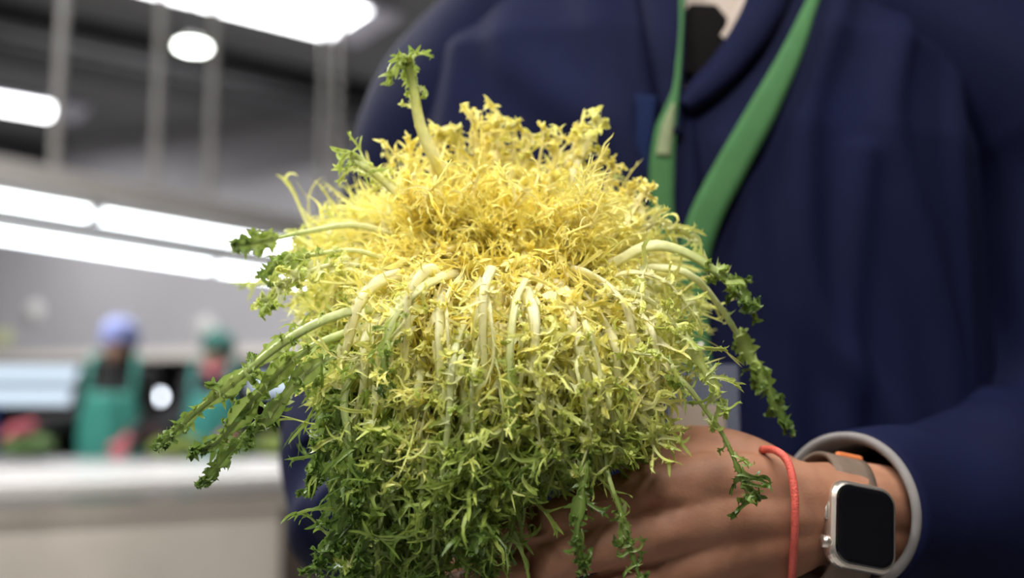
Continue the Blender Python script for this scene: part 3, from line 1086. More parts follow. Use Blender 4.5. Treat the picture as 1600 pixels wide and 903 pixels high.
# traced leaves that stick out or show a broad rib: (px, py, depth) along the rib
HERO = [
    # pts, ribw(px half), start, flen px, step, g0, g1, blade px, bstart, opts
    ([(730, 330, .56), (690, 268, .55), (658, 200, .54), (645, 130, .535), (636, 96, .53)], 14, .86, 24, .004, .05, .74, 13, .88, dict(gp=2.5, tipw=.0022, label='tall upright stalk with a green frilled tip')),
    ([(700, 360, .55), (640, 318, .54), (600, 283, .535), (572, 262, .53), (552, 250, .53)], 13, .70, 26, .004, .05, .62, 12, .72, dict(gp=2.2, tipw=.0014)),
    ([(640, 380, .53), (560, 352, .535), (480, 362, .54), (425, 374, .545), (366, 384, .55)], 7, .84, 8, .010, .15, .84, 17, .76, dict(gp=1.3)),
    ([(640, 420, .51), (560, 392, .51), (490, 398, .51), (450, 408, .515), (408, 428, .52)], 5, .62, 22, .005, .15, .82, 14, .70, dict(gp=1.4)),
    ([(620, 430, .50), (540, 412, .50), (480, 425, .50), (440, 448, .505), (415, 470, .51)], 5, .45, 26, .005, .1, .60, 8, .75, dict()),
    ([(640, 480, .49), (540, 488, .475), (450, 530, .47), (380, 585, .47), (310, 640, .475), (250, 695, .48)], 13, .50, 17, .010, .22, .88, 17, .42, dict(gp=.8, label='long drooping green leaf reaching furthest left')),
    ([(640, 500, .50), (540, 520, .485), (460, 560, .48), (400, 620, .48), (340, 690, .485), (300, 705, .49)], 11, .50, 18, .010, .28, .88, 19, .45, dict(gp=.8)),
    ([(560, 560, .49), (470, 600, .485), (400, 660, .485), (350, 715, .487), (315, 758, .49)], 6, .6, 12, .012, .40, .92, 13, .78, dict(gp=.8)),
    ([(620, 520, .495), (540, 545, .48), (470, 590, .475), (430, 640, .475), (385, 690, .48)], 9, .45, 18, .010, .28, .88, 16, .42, dict(gp=.8)),
    ([(560, 590, .49), (530, 640, .48), (500, 700, .478), (488, 760, .48)], 6, .4, 26, .006, .55, 1.0, 10, .5, dict()),
    ([(590, 640, .49), (560, 740, .475), (530, 830, .47), (495, 885, .475)], 7, .4, 34, .005, .60, 1.0, 16, .5, dict()),
    ([(940, 420, .50), (1010, 385, .505), (1065, 392, .51), (1120, 425, .515), (1150, 455, .52), (1180, 480, .52)], 11, .70, 26, .005, .10, .92, 14, .78, dict(gp=1.6, tipw=.0018, label='pale thick stalk curling over to a dark green tip')),
    ([(980, 420, .515), (1070, 425, .52), (1125, 480, .525), (1165, 545, .53), (1195, 600, .53), (1228, 662, .53)], 9, .62, 20, .006, .10, .95, 17, .60, dict(gp=1.2, label='hanging right leaf with dark feathery end')),
    ([(1000, 560, .49), (1060, 590, .485), (1095, 630, .482), (1130, 680, .48), (1150, 725, .478), (1170, 778, .478)], 5, .82, 24, .005, .30, .92, 5, .80, dict(gp=1.6, tipw=.0007, label='thin stray stem hanging over the back of the hand')),
    ([(1010, 500, .485), (1060, 520, .48), (1090, 560, .478), (1115, 600, .476), (1130, 635, .476)], 6, .45, 24, .005, .20, .66, 11, .55, dict()),
    ([(930, 640, .475), (950, 740, .465), (970, 800, .462), (985, 860, .46), (1000, 905, .46)], 6, .75, 18, .006, .35, .92, 6, .70, dict(gp=1.5)),
    ([(905, 620, .472), (915, 710, .46), (910, 770, .456), (903, 830, .455), (912, 885, .456)], 7, .55, 18, .007, .40, .97, 13, .62, dict(gp=1.2, label='narrow green leaf hanging over the fingers')),
    ([(900, 440, .52), (960, 370, .53), (990, 330, .535), (1012, 295, .535)], 6, .55, 24, .005, .05, .15, 0, .5, dict(tipw=.001)),
    ([(960, 400, .52), (1010, 355, .53), (1040, 350, .535), (1085, 372, .54)], 5, .4, 26, .005, .05, .45, 7, .7, dict()),
    ([(850, 360, .54), (885, 300, .55), (912, 235, .555), (935, 190, .555)], 9, .45, 30, .004, .05, .28, 10, .72, dict(tipw=.0018)),
    ([(760, 340, .555), (775, 270, .56), (778, 220, .565), (776, 188, .565)], 10, .60, 32, .0035, .03, .18, 9, .7, dict(tipw=.0022)),
    ([(700, 360, .55), (690, 290, .555), (685, 240, .56), (690, 205, .56)], 8, .50, 30, .004, .03, .15, 6, .7, dict(tipw=.0015)),
    ([(690, 370, .545), (650, 310, .55), (640, 265, .555), (622, 245, .555)], 5, .5, 26, .005, .03, .14, 0, .7, dict()),
    # ribs lying on the front
    ([(720, 425, .495), (665, 445, .472), (620, 490, .463), (603, 545, .460), (600, 600, .460)], 10, .55, 18, .007, .10, .88, 11, .72, dict(gp=2.5, tipw=.0015, label='pale rib on the front ending in a grey-green tip')),
    ([(825, 425, .49), (806, 470, .468), (797, 540, .458), (798, 600, .456), (806, 655, .456)], 9, .60, 14, .008, .05, .84, 11, .74, dict(gp=2.2, tipw=.0015)),
    ([(895, 480, .475), (918, 520, .460), (937, 580, .455), (932, 640, .455), (915, 690, .458)], 12, .35, 20, .007, .18, .45, 0, .5, dict(ribk=1.0)),
    ([(888, 490, .474), (868, 545, .459), (850, 590, .455), (852, 640, .456), (870, 690, .458)], 8, .35, 20, .007, .15, .45, 0, .5, dict(ribk=1.0)),
    ([(905, 520, .470), (900, 570, .456), (915, 630, .453), (922, 680, .455), (905, 740, .458)], 7, .35, 18, .008, .18, .55, 0, .5, dict(ribk=1.0)),
    ([(735, 480, .475), (710, 550, .458), (703, 620, .455), (697, 700, .456), (688, 780, .460), (696, 840, .463)], 11, .35, 24, .006, .22, .80, 8, .75, dict(ribk=1.0)),
    ([(760, 500, .474), (742, 570, .457), (738, 650, .455), (742, 720, .457), (725, 800, .461)], 9, .35, 24, .006, .22, .75, 6, .75, dict(ribk=1.0)),
    ([(840, 520, .472), (850, 580, .458), (838, 640, .456), (845, 700, .458)], 9, .4, 18, .007, .2, .45, 0, .75, dict(ribk=1.0)),
    ([(930, 440, .50), (985, 425, .495), (1040, 440, .495), (1085, 490, .50)], 11, .45, 24, .006, .12, .42, 0, .7, dict(ribk=1.0)),
    ([(920, 470, .49), (975, 455, .48), (1030, 480, .478), (1070, 530, .48)], 9, .4, 24, .006, .14, .5, 0, .7, dict(ribk=1.0)),
    ([(940, 530, .475), (990, 550, .468), (1040, 560, .468), (1065, 600, .472)], 8, .4, 22, .006, .2, .6, 0, .7, dict(ribk=1.0)),
    ([(640, 600, .475), (600, 680, .466), (585, 760, .464), (575, 840, .466), (555, 900, .47)], 10, .35, 28, .006, .5, .98, 12, .6, dict()),
    ([(690, 660, .475), (668, 740, .468), (660, 820, .468), (672, 900, .47), (680, 960, .475)], 15, .4, 26, .007, .55, .92, 10, .7, dict()),
    ([(640, 760, .48), (600, 795, .474), (565, 840, .472), (545, 885, .474)], 9, .80, 14, .008, .25, .6, 0, .8, dict(ribk=1.0)),
    ([(880, 660, .468), (845, 705, .460), (815, 735, .459), (785, 775, .462)], 8, .5, 22, .006, .28, .7, 0, .8, dict(ribk=1.0)),
    ([(755, 640, .468), (750, 740, .462), (742, 820, .463), (765, 900, .467)], 8, .35, 26, .006, .45, .95, 9, .6, dict()),
]


def hero_leaf(row):
    pts, rw, st, fl, stp, g0, g1, bl, bs, kw = row
    kw = dict(kw)
    lab = kw.pop('label', None)
    Dm = pts[len(pts) // 2][2]
    q0 = pts[0]
    pts = [(HX + .35 * (q0[0] - HX), HY + 60 + .35 * (q0[1] - HY - 60), .56), (q0[0], q0[1], q0[2] + .022)] + list(pts[1:])
    st = .25 + .75 * st * .85 if st < .6 else .15 + .85 * st
    bs = .2 + .8 * bs
    ctrl = [P(*p) for p in pts]
    c2 = ctrl[len(ctrl) // 2]
    n0 = norm(CAMW - c2) + np.array([0, 0, .35])
    bf = Buf()
    leaf(bf, ctrl, n0, ribw=px2m(rw, Dm) * .66, start=st, flen=px2m(fl, Dm) * 1.35, step=stp, g0=g0, g1=g1, blade=px2m(bl, Dm), bstart=bs, **kw)
    add_leaf_obj(bf, lab)


for row in HERO:
    hero_leaf(row)

# leaves that hang straight down below the head, greener towards their ends
for k in range(52):
    if k < 34:
        x0 = 545 + 230 * ((k * .618) % 1.0)
        y0, y1 = rng.uniform(520, 640) + (60 if x0 > 620 else 0), rng.uniform(800, 965)
        lean = (x0 - 690) * .12 - 4
        gA, gB = (.45 if x0 < 640 else .30), (1.0 if x0 < 680 else .88)
    else:
        x0 = 775 + 230 * ((k * .618) % 1.0)
        y0, y1 = rng.uniform(550, 630), 775 - (x0 - 775) * .42 + rng.normal(0, 16)
        lean = (x0 - 880) * .10
        gA, gB = .12, .66
    dD = rng.uniform(.470, .540)
    pts = [(x0 * .6 + HX * .4, y0 - 110, dD + .035), (x0 + rng.normal(0, 8), y0, dD + .006), (x0 + lean * .5 + rng.normal(0, 8), (y0 + y1) / 2, dD), (x0 + lean + rng.normal(0, 14), y1, dD + .004)]
    bf = Buf()
    ctrl = [P(*q) for q in pts]
    leaf(bf, ctrl, norm(CAMW - ctrl[2]) + rng.normal(0, .45, 3), ribw=rng.uniform(.0018, .0046), start=.32, flen=rng.uniform(.016, .026), step=.0072, g0=gA, g1=gB + rng.normal(0, .06),
         gp=1.1, blade=(.0035 if k < 34 and k % 3 == 0 else 0.0), bstart=.60, wfr=.0009, droop=.4)
    add_leaf_obj(bf)

# long pale ribs lying outermost on the front, like combed strands
for k in range(46):
    x0 = 560 + 470 * ((k * .618 + .17) % 1.0)
    out = (x0 - HX) / 260.0
    y0 = 450 + 50 * abs(out) + (0, 95, 190, 40, 150, 230)[k % 6] + rng.normal(0, 18)
    y1 = y0 + rng.uniform(110, 200) - 45 * max(0, out)
    if x0 > 760:
        y1 = min(y1, 770 - (x0 - 775) * .42)
        y0 = min(y0, y1 - 95)
    dD = .4580 + .020 * abs(out) ** 2 + rng.uniform(-.002, .006)
    pts = [(HX + .55 * (x0 - HX), 425, .520), (HX + .86 * (x0 - HX) + rng.normal(0, 10), y0 - 26, dD + .020), (x0, y0 + 12, dD + .003), (x0 + 14 * out + rng.normal(0, 9), (y0 + y1) / 2, dD), (x0 + 24 * out + rng.normal(0, 16), y1, dD + .003)]
    bf = Buf()
    ctrl = [P(*q) for q in pts]
    gE = float(np.clip(.26 + (y1 - 580) / 330.0 - .12 * max(0, out), .2, .85))
    leaf(bf, ctrl, norm(CAMW - ctrl[3]) + rng.normal(0, .25, 3), ribw=rng.uniform(.0014, .0036), start=.36, flen=rng.uniform(.011, .020), step=.0075, g0=.12, g1=gE, gp=1.6, wfr=.0009, droop=.5, lift=-.25, ribk=1.0, tipw=.0009)
    add_leaf_obj(bf)

# upright inner leaves along the top fringe
for k, (x, y) in enumerate([(640, 250), (668, 222), (715, 205), (742, 188), (806, 196), (826, 215), (850, 205), (872, 218), (905, 200), (940, 240), (958, 262), (985, 300), (760, 210)]):
    pts = [(HX + .3 * (x - HX), HY + 10, .555), (HX + .62 * (x - HX), HY - 70, .56), (HX + .88 * (x - HX), y + 55, .56), (x, y, .56)]
    bf = Buf()
    ctrl = [P(*q) for q in pts]
    leaf(bf, ctrl, norm(CAMW - ctrl[2]) + rng.normal(0, .3, 3), ribw=rng.uniform(.0014, .0030), start=.42, flen=rng.uniform(.008, .0125), step=.0056, g0=.02, g1=rng.uniform(.05, .26), wfr=.00095, droop=.15, tipw=.0009)
    add_leaf_obj(bf)

# the uncountable frizz beneath the outer leaves, front, sides and back
bf = Buf()
for k in range(330):
    phi = rng.uniform(0, 360)
    fb = rng.uniform(.15, .98)
    if 205 < phi < 335 and rng.uniform() < .6:
        continue
    fa = max(0, fb - rng.uniform(.22, .42))
    head_leaf(bf, phi, fa, fb, back=rng.uniform(.006, .034), dg=rng.uniform(0, .24) * max(0, fb - .3), flen=.024 * rng.uniform(.8, 1.2), ribw=.0017 * rng.uniform(.7, 1.2),
              start=.30, step=.0056, wfr=.0008 * rng.uniform(.75, 1.35))
for k in range(110):     # heart, short and thick
    a_ = rng.uniform(0, 2 * math.pi)
    q = math.sqrt(rng.uniform(0, 1)) * 150
    x, y = HX + q * math.cos(a_), HY + .50 * q * math.sin(a_) - 4
    D = .535 + .03 * (1 - y / HY) * 2 + rng.normal(0, .006) + .03 * math.exp(-((x - 735) / 75) ** 2 - ((y - 408) / 32) ** 2)
    t_ = P(x, y, D)
    b_ = P(HX + .55 * (x - HX), HY + 70 + .3 * (y - HY), D + .03)
    leaf(bf, [b_, b_ * .5 + t_ * .5 + rng.normal(0, .004, 3), t_, t_ + (t_ - b_) * .25 + rng.normal(0, .006, 3)], norm(CAMW - t_) + rng.normal(0, .4, 3), ribw=.0013, start=.35, flen=.018, step=.0042, g0=0, g1=rng.uniform(0, .15), wfr=.00058)
for k in range(120):     # back of the head
    phi = rng.uniform(0, 360)
    fb = rng.uniform(.3, .95)
    a_ = math.radians(phi)
    R_ = float(radius(phi)) * .9
    ctrl = []
    for f, dd in ((0, .575), (fb * .4, .60), (fb * .7, .635 - .02 * fb), (fb, .66 - .07 * fb)):
        ctrl.append(P(HX + R_ * f * math.cos(a_), HY + 40 + R_ * f * math.sin(a_), dd + rng.normal(0, .004)))
    leaf(bf, ctrl, np.array([0, 1.0, .4]), ribw=.0018, start=.3, flen=.022, step=.007, g0=.2, g1=float(gfac(phi)) * .7 + .25, wfr=.0012)
o = link('leaf_frizz', bf.mesh('leaf_frizz'), M_leaf, endive)
tag(o, kind='stuff')
print('leaves', leaf_count, 'frizz tris', len(o.data.polygons))

# ------------------------------------------------------------------ MAIN PERSON
CX, CY = 0.148, 0.840
ZK = np.array([0.50, 0.80, 1.00, 1.20, 1.36, 1.44, 1.49, 1.53])
AK = np.array([0.270, 0.255, 0.243, 0.240, 0.240, 0.222, 0.160, 0.075])
BK = np.array([0.190, 0.165, 0.145, 0.135, 0.130, 0.115, 0.092, 0.075])


def front_y(x, z):
    a_, b_ = np.interp(z, ZK, AK), np.interp(z, ZK, BK)
    q = np.clip(1 - np.abs((x - CX) / a_) ** 2.4, 0, 1)
    return CY - b_ * q ** (1 / 2.4)


def on_coat(px, py, off=0.0):
    D = .7
    for _ in range(12):
        p = P(px, py, D)
        D += .8 * (front_y(p[0], p[2]) - off - p[1])
    return P(px, py, D)


M_navy = mat('navy_drill', (0.0040, 0.0054, 0.0270), .8, .18, 9, bump=.25, bscale=900, spec=.12)
M_navy2 = mat('navy_light_edge', (0.006, 0.013, 0.05), .8, .1, 9, spec=.1)
person = empty('person', (CX, CY, 0))
tag(person, 'person in navy work coat holding the endive, head out of frame', 'person')

FOLDS = [([(1300, -40), (1262, 140), (1250, 300), (1255, 420), (1290, 520), (1345, 600), (1400, 690), (1450, 860)], .008, .013),
         ([(1345, 240), (1332, 400), (1326, 560), (1320, 800)], .006, .011),
         ([(1400, -40), (1385, 150), (1412, 300), (1442, 420), (1470, 560), (1490, 800)], .008, .013),
         ([(1478, -40), (1488, 200), (1500, 400), (1508, 600), (1512, 800)], .007, .010),
         ([(800, -60), (800, 60), (850, 130), (930, 190), (990, 300), (1010, 500)], .009, .022),
         ([(900, -60), (940, 60), (965, 150), (985, 300)], .007, .016),
         ([(745, -60), (722, 90), (702, 250), (690, 500)], .007, .012),
         ([(1150, 230), (1180, 420), (1220, 520), (1232, 640), (1240, 900)], .006, .012)]
FP = []
for pl, amp, wd_ in FOLDS:
    q = np.array([on_coat(*p) for p in pl])
    FP.append((catmull(q, 140)[:, [0, 2]], amp * 1.15, wd_))

nu, nv = 220, 150
zz = np.concatenate([np.linspace(.5, 1.0, 30), np.linspace(1.0, 1.53, nv - 29)[1:]])
uu = np.linspace(0, 2 * math.pi, nu, endpoint=False)
Z, U = np.meshgrid(zz, uu, indexing='ij')
A_, B_ = np.interp(Z, ZK, AK), np.interp(Z, ZK, BK)
cu, su = np.cos(U), np.sin(U)
X = CX + A_ * np.sign(cu) * np.abs(cu) ** (2 / 2.4)
Y = CY - B_ * np.sign(su) * np.abs(su) ** (2 / 2.4)
disp = np.zeros_like(X)
for pl, amp, wd_ in FP:
    dmin = np.full(X.shape, 9.0)
    for q in pl:
        dmin = np.minimum(dmin, (X - q[0]) ** 2 + (Z - q[1]) ** 2)
    disp += np.where(su > 0, amp * np.exp(-dmin / wd_ ** 2), 0)
disp += .0035 * np.sin(9 * U + 5 * Z) * np.clip((1.4 - Z) / .3, 0, 1) + .002 * np.sin(23 * U - 14 * Z) * np.clip((1.45 - Z) / .3, 0, 1)
Y = Y - disp * np.sign(su) * np.abs(su)
X = X + disp * cu
V = np.stack([X, Y, Z], -1).reshape(-1, 3)
px_, py_ = proj(V)
VOP = np.array([(1060, -120), (1062, 60), (1064, 150), (1080, 146), (1130, 100), (1172, 42), (1200, -10), (1240, -120)])


def inside(x, y, poly):
    r = np.zeros(np.shape(x), bool)
    n = len(poly)
    for i in range(n):
        x1, y1 = poly[i]
        x2, y2 = poly[(i + 1) % n]
        c_ = ((y1 > y) != (y2 > y)) & (x < (x2 - x1) * (y - y1) / (y2 - y1 + 1e-12) + x1)
        r ^= c_
    return r


hole = inside(px_, py_, VOP) & (V[:, 1] < CY)
nvv = len(zz)
F = []
for j in range(nvv - 1):
    for i in range(nu):
        k = (i + 1) % nu
        f = (j * nu + i, j * nu + k, (j + 1) * nu + k, (j + 1) * nu + i)
        if sum(hole[q] for q in f) >= 2:
            continue
        F.append(f)
MB().add(V, F).build('coat', M_navy, person, smooth=True, solid=.003)


def strip(name, cl, width, m, parent, thick=.0025, tilt=None, n=40, bulge=0.0, toward=None):
    """thick ribbon along centre line cl (world), half widths 'width', facing the viewer side (-y)"""
    pts = catmull(cl, n)
    wv = np.interp(np.linspace(0, 1, n), np.linspace(0, 1, len(width)), width)
    tl = np.zeros(n) if tilt is None else np.interp(np.linspace(0, 1, n), np.linspace(0, 1, len(tilt)), tilt)
    T, _ = frames(pts)
    nr = norm(np.array([0, -1.0, .1]) - T * (T @ np.array([0, -1.0, .1]))[:, None])
    sd = np.cross(T, nr)
    sd2 = sd * np.cos(tl)[:, None] + nr * np.sin(tl)[:, None]
    n2 = np.cross(sd2, T)
    rows = []
    for s in (-1, -.5, 0, .5, 1):
        rows.append(pts + sd2 * (s * wv)[:, None] + nr * (bulge * (1 - s * s)))
    V = np.stack(rows, 1).reshape(-1, 3)
    F = [(i * 5 + j, i * 5 + j + 1, (i + 1) * 5 + j + 1, (i + 1) * 5 + j) for i in range(n - 1) for j in range(4)]
    return MB().add(V, F).build(name, m, parent, smooth=True, solid=thick)


# lapels and front edge
lr = [on_coat(x, y, .008) for x, y in [(1248, -130), (1212, -30), (1180, 40), (1140, 98), (1098, 140), (1066, 168)]]
strip('lapel', lr, [.016, .016, .014, .012, .010, .006], M_navy, person, .003, bulge=.005)
ll = [on_coat(x, y, .008) for x, y in [(1030, -130), (1034, -30), (1040, 60), (1046, 140), (1052, 215)]]
strip('lapel', ll, [.020, .018, .014, .010, .006], M_navy, person, .003, bulge=.005)
lp = [on_coat(x, y, .004) for x, y in [(1056, 150), (1058, 300), (1062, 460), (1064, 620), (1064, 800), (1064, 1000)]]
strip('front_placket', lp, [.012, .018, .018, .018, .018, .018], M_navy, person, .003, bulge=.002)
le = [on_coat(x, y, .013) for x, y in [(1010, 150), (1006, 210), (1000, 280), (995, 350)]]
strip('pocket_trim', le, [.0075, .006, .005, .005], M_navy2, person, .002)
# inner shirt seen in the neck opening
zz2 = np.linspace(1.20, 1.545, 30)
V = []
for z in zz2:
    a_, b_ = np.interp(z, ZK, AK) - .012, np.interp(z, ZK, BK) - .012
    for t in np.linspace(0, 2 * math.pi, 60, endpoint=False):
        V.append((CX + a_ * math.cos(t), CY - b_ * math.sin(t), z))
F = [(j * 60 + i, j * 60 + (i + 1) % 60, (j + 1) * 60 + (i + 1) % 60, (j + 1) * 60 + i) for j in range(29) for i in range(60)]
M_shirt = mat('beige_shirt', (.36, .29, .24), .8, .08, 20)
MB().add(V, F).build('shirt', M_shirt, person, smooth=True)
sc_ = [on_coat(x, y, -.004) for x, y in [(1225, -60), (1186, 5), (1160, 38), (1128, 62)]]
strip('shirt_collar', sc_, [.016, .014, .012, .004], M_shirt, person, .002, bulge=.003)
bk = [on_coat(x, y, -.002) for x, y in [(1098, 8), (1100, 30), (1100, 60), (1092, 92), (1080, 116)]]
strip('undershirt', bk, [.010, .0180, .0195, .015, .008], mat('black_cloth', (.006, .005, .005), .9, spec=.05), person, .002)


# ---- sleeves
def sleeve(name, cl, rad, seed, cuff_len=None, ring=72, n=90, sq=1.0, ridges=()):
    pts = catmull(cl, n)
    r_ = np.interp(np.linspace(0, 1, n), np.linspace(0, 1, len(rad)), rad)
    T, N_ = frames(pts, np.array([0, -1.0, .2]))
    Bn = np.cross(T, N_)
    an = np.linspace(0, 2 * math.pi, ring, endpoint=False)
    t = np.linspace(0, 1, n)[:, None]
    rg = np.random.default_rng(seed)
    dsp = np.zeros((n, ring))
    for q in range(7):
        k1, k2 = rg.integers(1, 5), rg.uniform(10, 34)
        ph = rg.uniform(0, 6.28)
        loc = np.exp(-((t - rg.uniform(.1, .9)) / .28) ** 2)
        dsp += .0035 * loc * np.sin(k1 * an[None] + k2 * t + ph)
    dsp *= np.clip((1 - t) / .12, 0.15, 1)
    for (t0, a0, amp, wt, wa) in ridges:
        dsp += amp * np.exp(-((t - t0) / wt) ** 2) * np.exp(-((np.angle(np.exp(1j * (an[None] - a0)))) / wa) ** 2)
    R_ = r_[:, None] + dsp
    V = pts[:, None] + R_[..., None] * (np.cos(an)[None, :, None] * N_[:, None] + np.sin(an)[None, :, None] * Bn[:, None])
    F = [(i * ring + j, i * ring + (j + 1) % ring, (i + 1) * ring + (j + 1) % ring, (i + 1) * ring + j) for i in range(n - 1) for j in range(ring)]
    MB().add(V.reshape(-1, 3), F).build(name, M_navy, person, smooth=True, solid=.003)
    return pts, R_, T, N_, Bn, an


WR = P(1345, 800, .552)            # wrist inside the cuff
SH = np.array([CX + .258, CY + .005, 1.455])
cuff_c = P(1326, 798, .557)
ARM = [SH + [.03, 0, -.06], np.array([.448, .850, 1.26]), np.array([.428, .815, 1.13]), np.array([.380, .745, 1.085]), np.array([.275, .640, 1.088])]
pts, R_, T, N_, Bn, an = sleeve('sleeve', [SH - [.10, 0, -.045]] + ARM + [cuff_c], [.070, .086, .076, .072, .068, .060, .043], 5,
                                ridges=[(.70, 1.25, .016, .045, .6), (.80, .6, .008, .04, .7), (.60, .3, .008, .05, .5), (.30, .2, .008, .2, .25), (.45, -.3, .008, .05, .8)])
# cuff lining: turned back inside the sleeve mouth
e = T[-1]
k = len(an)
rows = []
for s, rr in ((-.002, 1.03), (.0025, 1.025), (.0035, .98), (.0, .925), (-.012, .91), (-.05, .92)):
    rows.append(pts[-1] + e * s + (R_[-1] * rr - .0012)[:, None] * (np.cos(an)[:, None] * N_[-1] + np.sin(an)[:, None] * Bn[-1]))
V = np.concatenate(rows)
F = [(i * k + j, i * k + (j + 1) % k, (i + 1) * k + (j + 1) % k, (i + 1) * k + j) for i in range(5) for j in range(k)]
M_lining = mat('grey_lining', (.21, .19, .18), .8, .15, 40)
MB().add(V, F).build('cuff_lining', M_lining, person, smooth=True, solid=.0015)

# other arm, behind the endive
SH2 = np.array([CX - .180, CY + .01, 1.462])
EL2 = P(560, 735, .84)
WR2 = P(655, 850, .665)
pts2, R2, *_ = sleeve('sleeve', [SH2 - [-.08, 0, -.05], SH2 + [-.012, 0, -.05], EL2 * .5 + SH2 * .5 + [-.004, .01, 0], EL2, EL2 * .45 + WR2 * .55, WR2 + (EL2 - WR2) * .22],
                      [.075, .076, .068, .064, .055, .046], 9)

# ---- skin: hands, forearms (fine) and head, neck, trunk (coarse)


def C(*rows):
    """chain of (px, py, D, radius in mm)"""
    return [P(r_[0], r_[1], r_[2]) for r_ in rows], [r_[3] * .001 for r_ in rows]


hand = [
    C((1470, 815, .600, 26), (1370, 786, .551, 21.5), (1290, 779, .533, 19.5), (1230, 778, .522, 18)),
    C((1470, 850, .605, 25), (1370, 830, .555, 20.5), (1290, 828, .538, 18.5), (1230, 832, .527, 18)),
    C((1330, 805, .550, 20), (1260, 806, .540, 20)),
    # metacarpals
    C((1250, 770, .525, 17), (1120, 752, .512, 15.5), (1000, 768, .505, 12.5)),
    C((1250, 800, .522, 17), (1120, 806, .508, 15.5), (1005, 838, .500, 12.8)),
    C((1250, 828, .525, 17), (1125, 862, .511, 15), (1015, 905, .505, 12)),
    C((1250, 845, .53, 16), (1140, 905, .519, 14), (1040, 968, .515, 11)),
    # palm flesh
    C((1220, 800, .54, 18), (1120, 820, .530, 18), (1030, 850, .522, 15)),
    C((1200, 850, .54, 16), (1120, 890, .533, 16), (1050, 930, .527, 13)),
    # thumb and web
    C((1240, 772, .532, 17), (1170, 727, .534, 16), (1105, 706, .540, 14.5), (1030, 700, .556, 11.5), (965, 705, .575, 10), (925, 712, .588, 8)),
    C((1150, 745, .525, 15), (1060, 728, .528, 13), (1000, 745, .522, 10)),
    # fingers: index, middle, ring, little
    C((1005, 766, .505, 12.6), (970, 776, .498, 11.6), (860, 812, .494, 9.6), (845, 818, .495, 9.9), (785, 835, .508, 8.6), (748, 842, .524, 8.2), (715, 845, .540, 7.2)),
    C((1010, 838, .500, 12.8), (970, 846, .494, 11.8), (858, 880, .489, 9.9), (842, 885, .490, 10.2), (775, 905, .503, 8.9), (735, 913, .520, 8.4), (700, 917, .537, 7.3)),
    C((1018, 905, .505, 12), (980, 915, .498, 11), (875, 948, .494, 9.4), (860, 953, .495, 9.7), (795, 970, .508, 8.5), (758, 978, .524, 8.0), (728, 980, .538, 7.0)),
    C((1042, 968, .515, 11), (1005, 980, .509, 9.6), (925, 1008, .506, 8.3), (912, 1012, .507, 8.5), (862, 1026, .516, 7.5), (835, 1030, .528, 7.0), (812, 1032, .538, 6.2)),
    # knuckle heads and tendons
    C((1012, 764, .500, 10.5), (998, 768, .4985, 10)),
    C((1012, 836, .494, 10.5), (998, 840, .4935, 10)),
]
hand += [C((1190, 786, .5135, 9), (1100, 775, .5035, 8), (1020, 770, .498, 7)),
         C((1190, 812, .5105, 9), (1100, 820, .5000, 8), (1020, 838, .4925, 7))]
fine = remesh('hand', hand, .0015, 14)


def R2h(*rows):
    return [P(r_[0], r_[1], r_[2]) for r_ in rows], [r_[3] * .001 for r_ in rows]


hand2 = [
    ([EL2 + [0, -.01, 0], EL2 * .5 + WR2 * .5, WR2], [.036, .032, .023]),
    R2h((655, 850, .665, 22), (690, 838, .64, 20), (720, 828, .625, 16)),
    R2h((660, 870, .665, 18), (700, 872, .64, 18), (730, 872, .625, 14)),
    R2h((700, 832, .638, 14), (735, 822, .622, 11.5), (790, 806, .630, 9.5), (830, 805, .648, 8)),
    R2h((705, 850, .635, 14), (740, 848, .617, 11.5), (800, 840, .624, 9.8), (842, 838, .645, 8)),
    R2h((705, 872, .635, 14), (740, 876, .618, 11), (795, 872, .624, 9.2), (832, 870, .645, 7.8)),
    R2h((700, 892, .64, 12), (733, 902, .625, 9.6), (780, 902, .630, 8.2), (808, 900, .645, 7)),
    R2h((690, 845, .652, 16), (720, 820, .668, 13), (760, 806, .675, 10.5), (795, 800, .675, 8.5)),
]
fine2 = remesh('hand2', hand2, .0022, 6)
HC = np.array([CX, CY - .03, 1.665])
coarse = remesh('trunk', [
    ([(CX, CY, .98), (CX, CY, 1.2), (CX, CY, 1.38)], [.09, .10, .09]),
    ([(CX, CY - .01, 1.36), (CX, CY - .01, 1.56)], [.062, .056]),
    ([SH, (CX, CY, 1.42), SH2], [.045, .06, .045]),
    ([SH] + ARM + [P(1440, 815, .615)], [.048, .046, .042, .040, .038, .034, .026]),
    ([SH2, EL2], [.048, .038]), ([EL2, EL2 * .5 + WR2 * .5], [.036, .030]),
    ([HC + [0, .02, .04], HC + [0, -.01, -.01], HC + [0, -.03, -.075]], [.095, .086, .052]),
    ([HC + [0, -.095, .005], HC + [0, -.118, -.025]], [.010, .016]),
    ([HC + [-.022, -.090, -.062], HC + [.022, -.090, -.062]], [.010, .010]),
    ([HC + [-.04, -.085, .032], HC + [.04, -.085, .032]], [.012, .012]),
    ([HC + [-.086, 0, .01], HC + [-.089, 0, -.03]], [.016, .011]),
    ([HC + [.086, 0, .01], HC + [.089, 0, -.03]], [.016, .011]),
], .007, 3)
M_skin = mat('skin', (0.32, 0.142, 0.080), .6, .1, 55, spec=.3, bump=.12, bscale=700, sss=.12, c2=(0.385, 0.188, 0.115))
body = link('body', join_meshes('body', [fine, fine2, coarse]), M_skin, person)
link('hair', remesh('hair', [([HC + [0, .04, .06], HC + [0, .02, .075]], [.105, .10]), ([HC + [0, .07, .03], HC + [0, .075, -.05]], [.085, .06])], .008, 3), mat('dark_hair', (.015, .011, .009), .5, .2, 60), person)
for s in (-1, 1):
    MB().tube([HC + [s * .035, -.083, .008], HC + [s * .035, -.091, .008]], .012, 12).build('eye', mat('eye_white', (.5, .5, .5), .2), person, smooth=True)
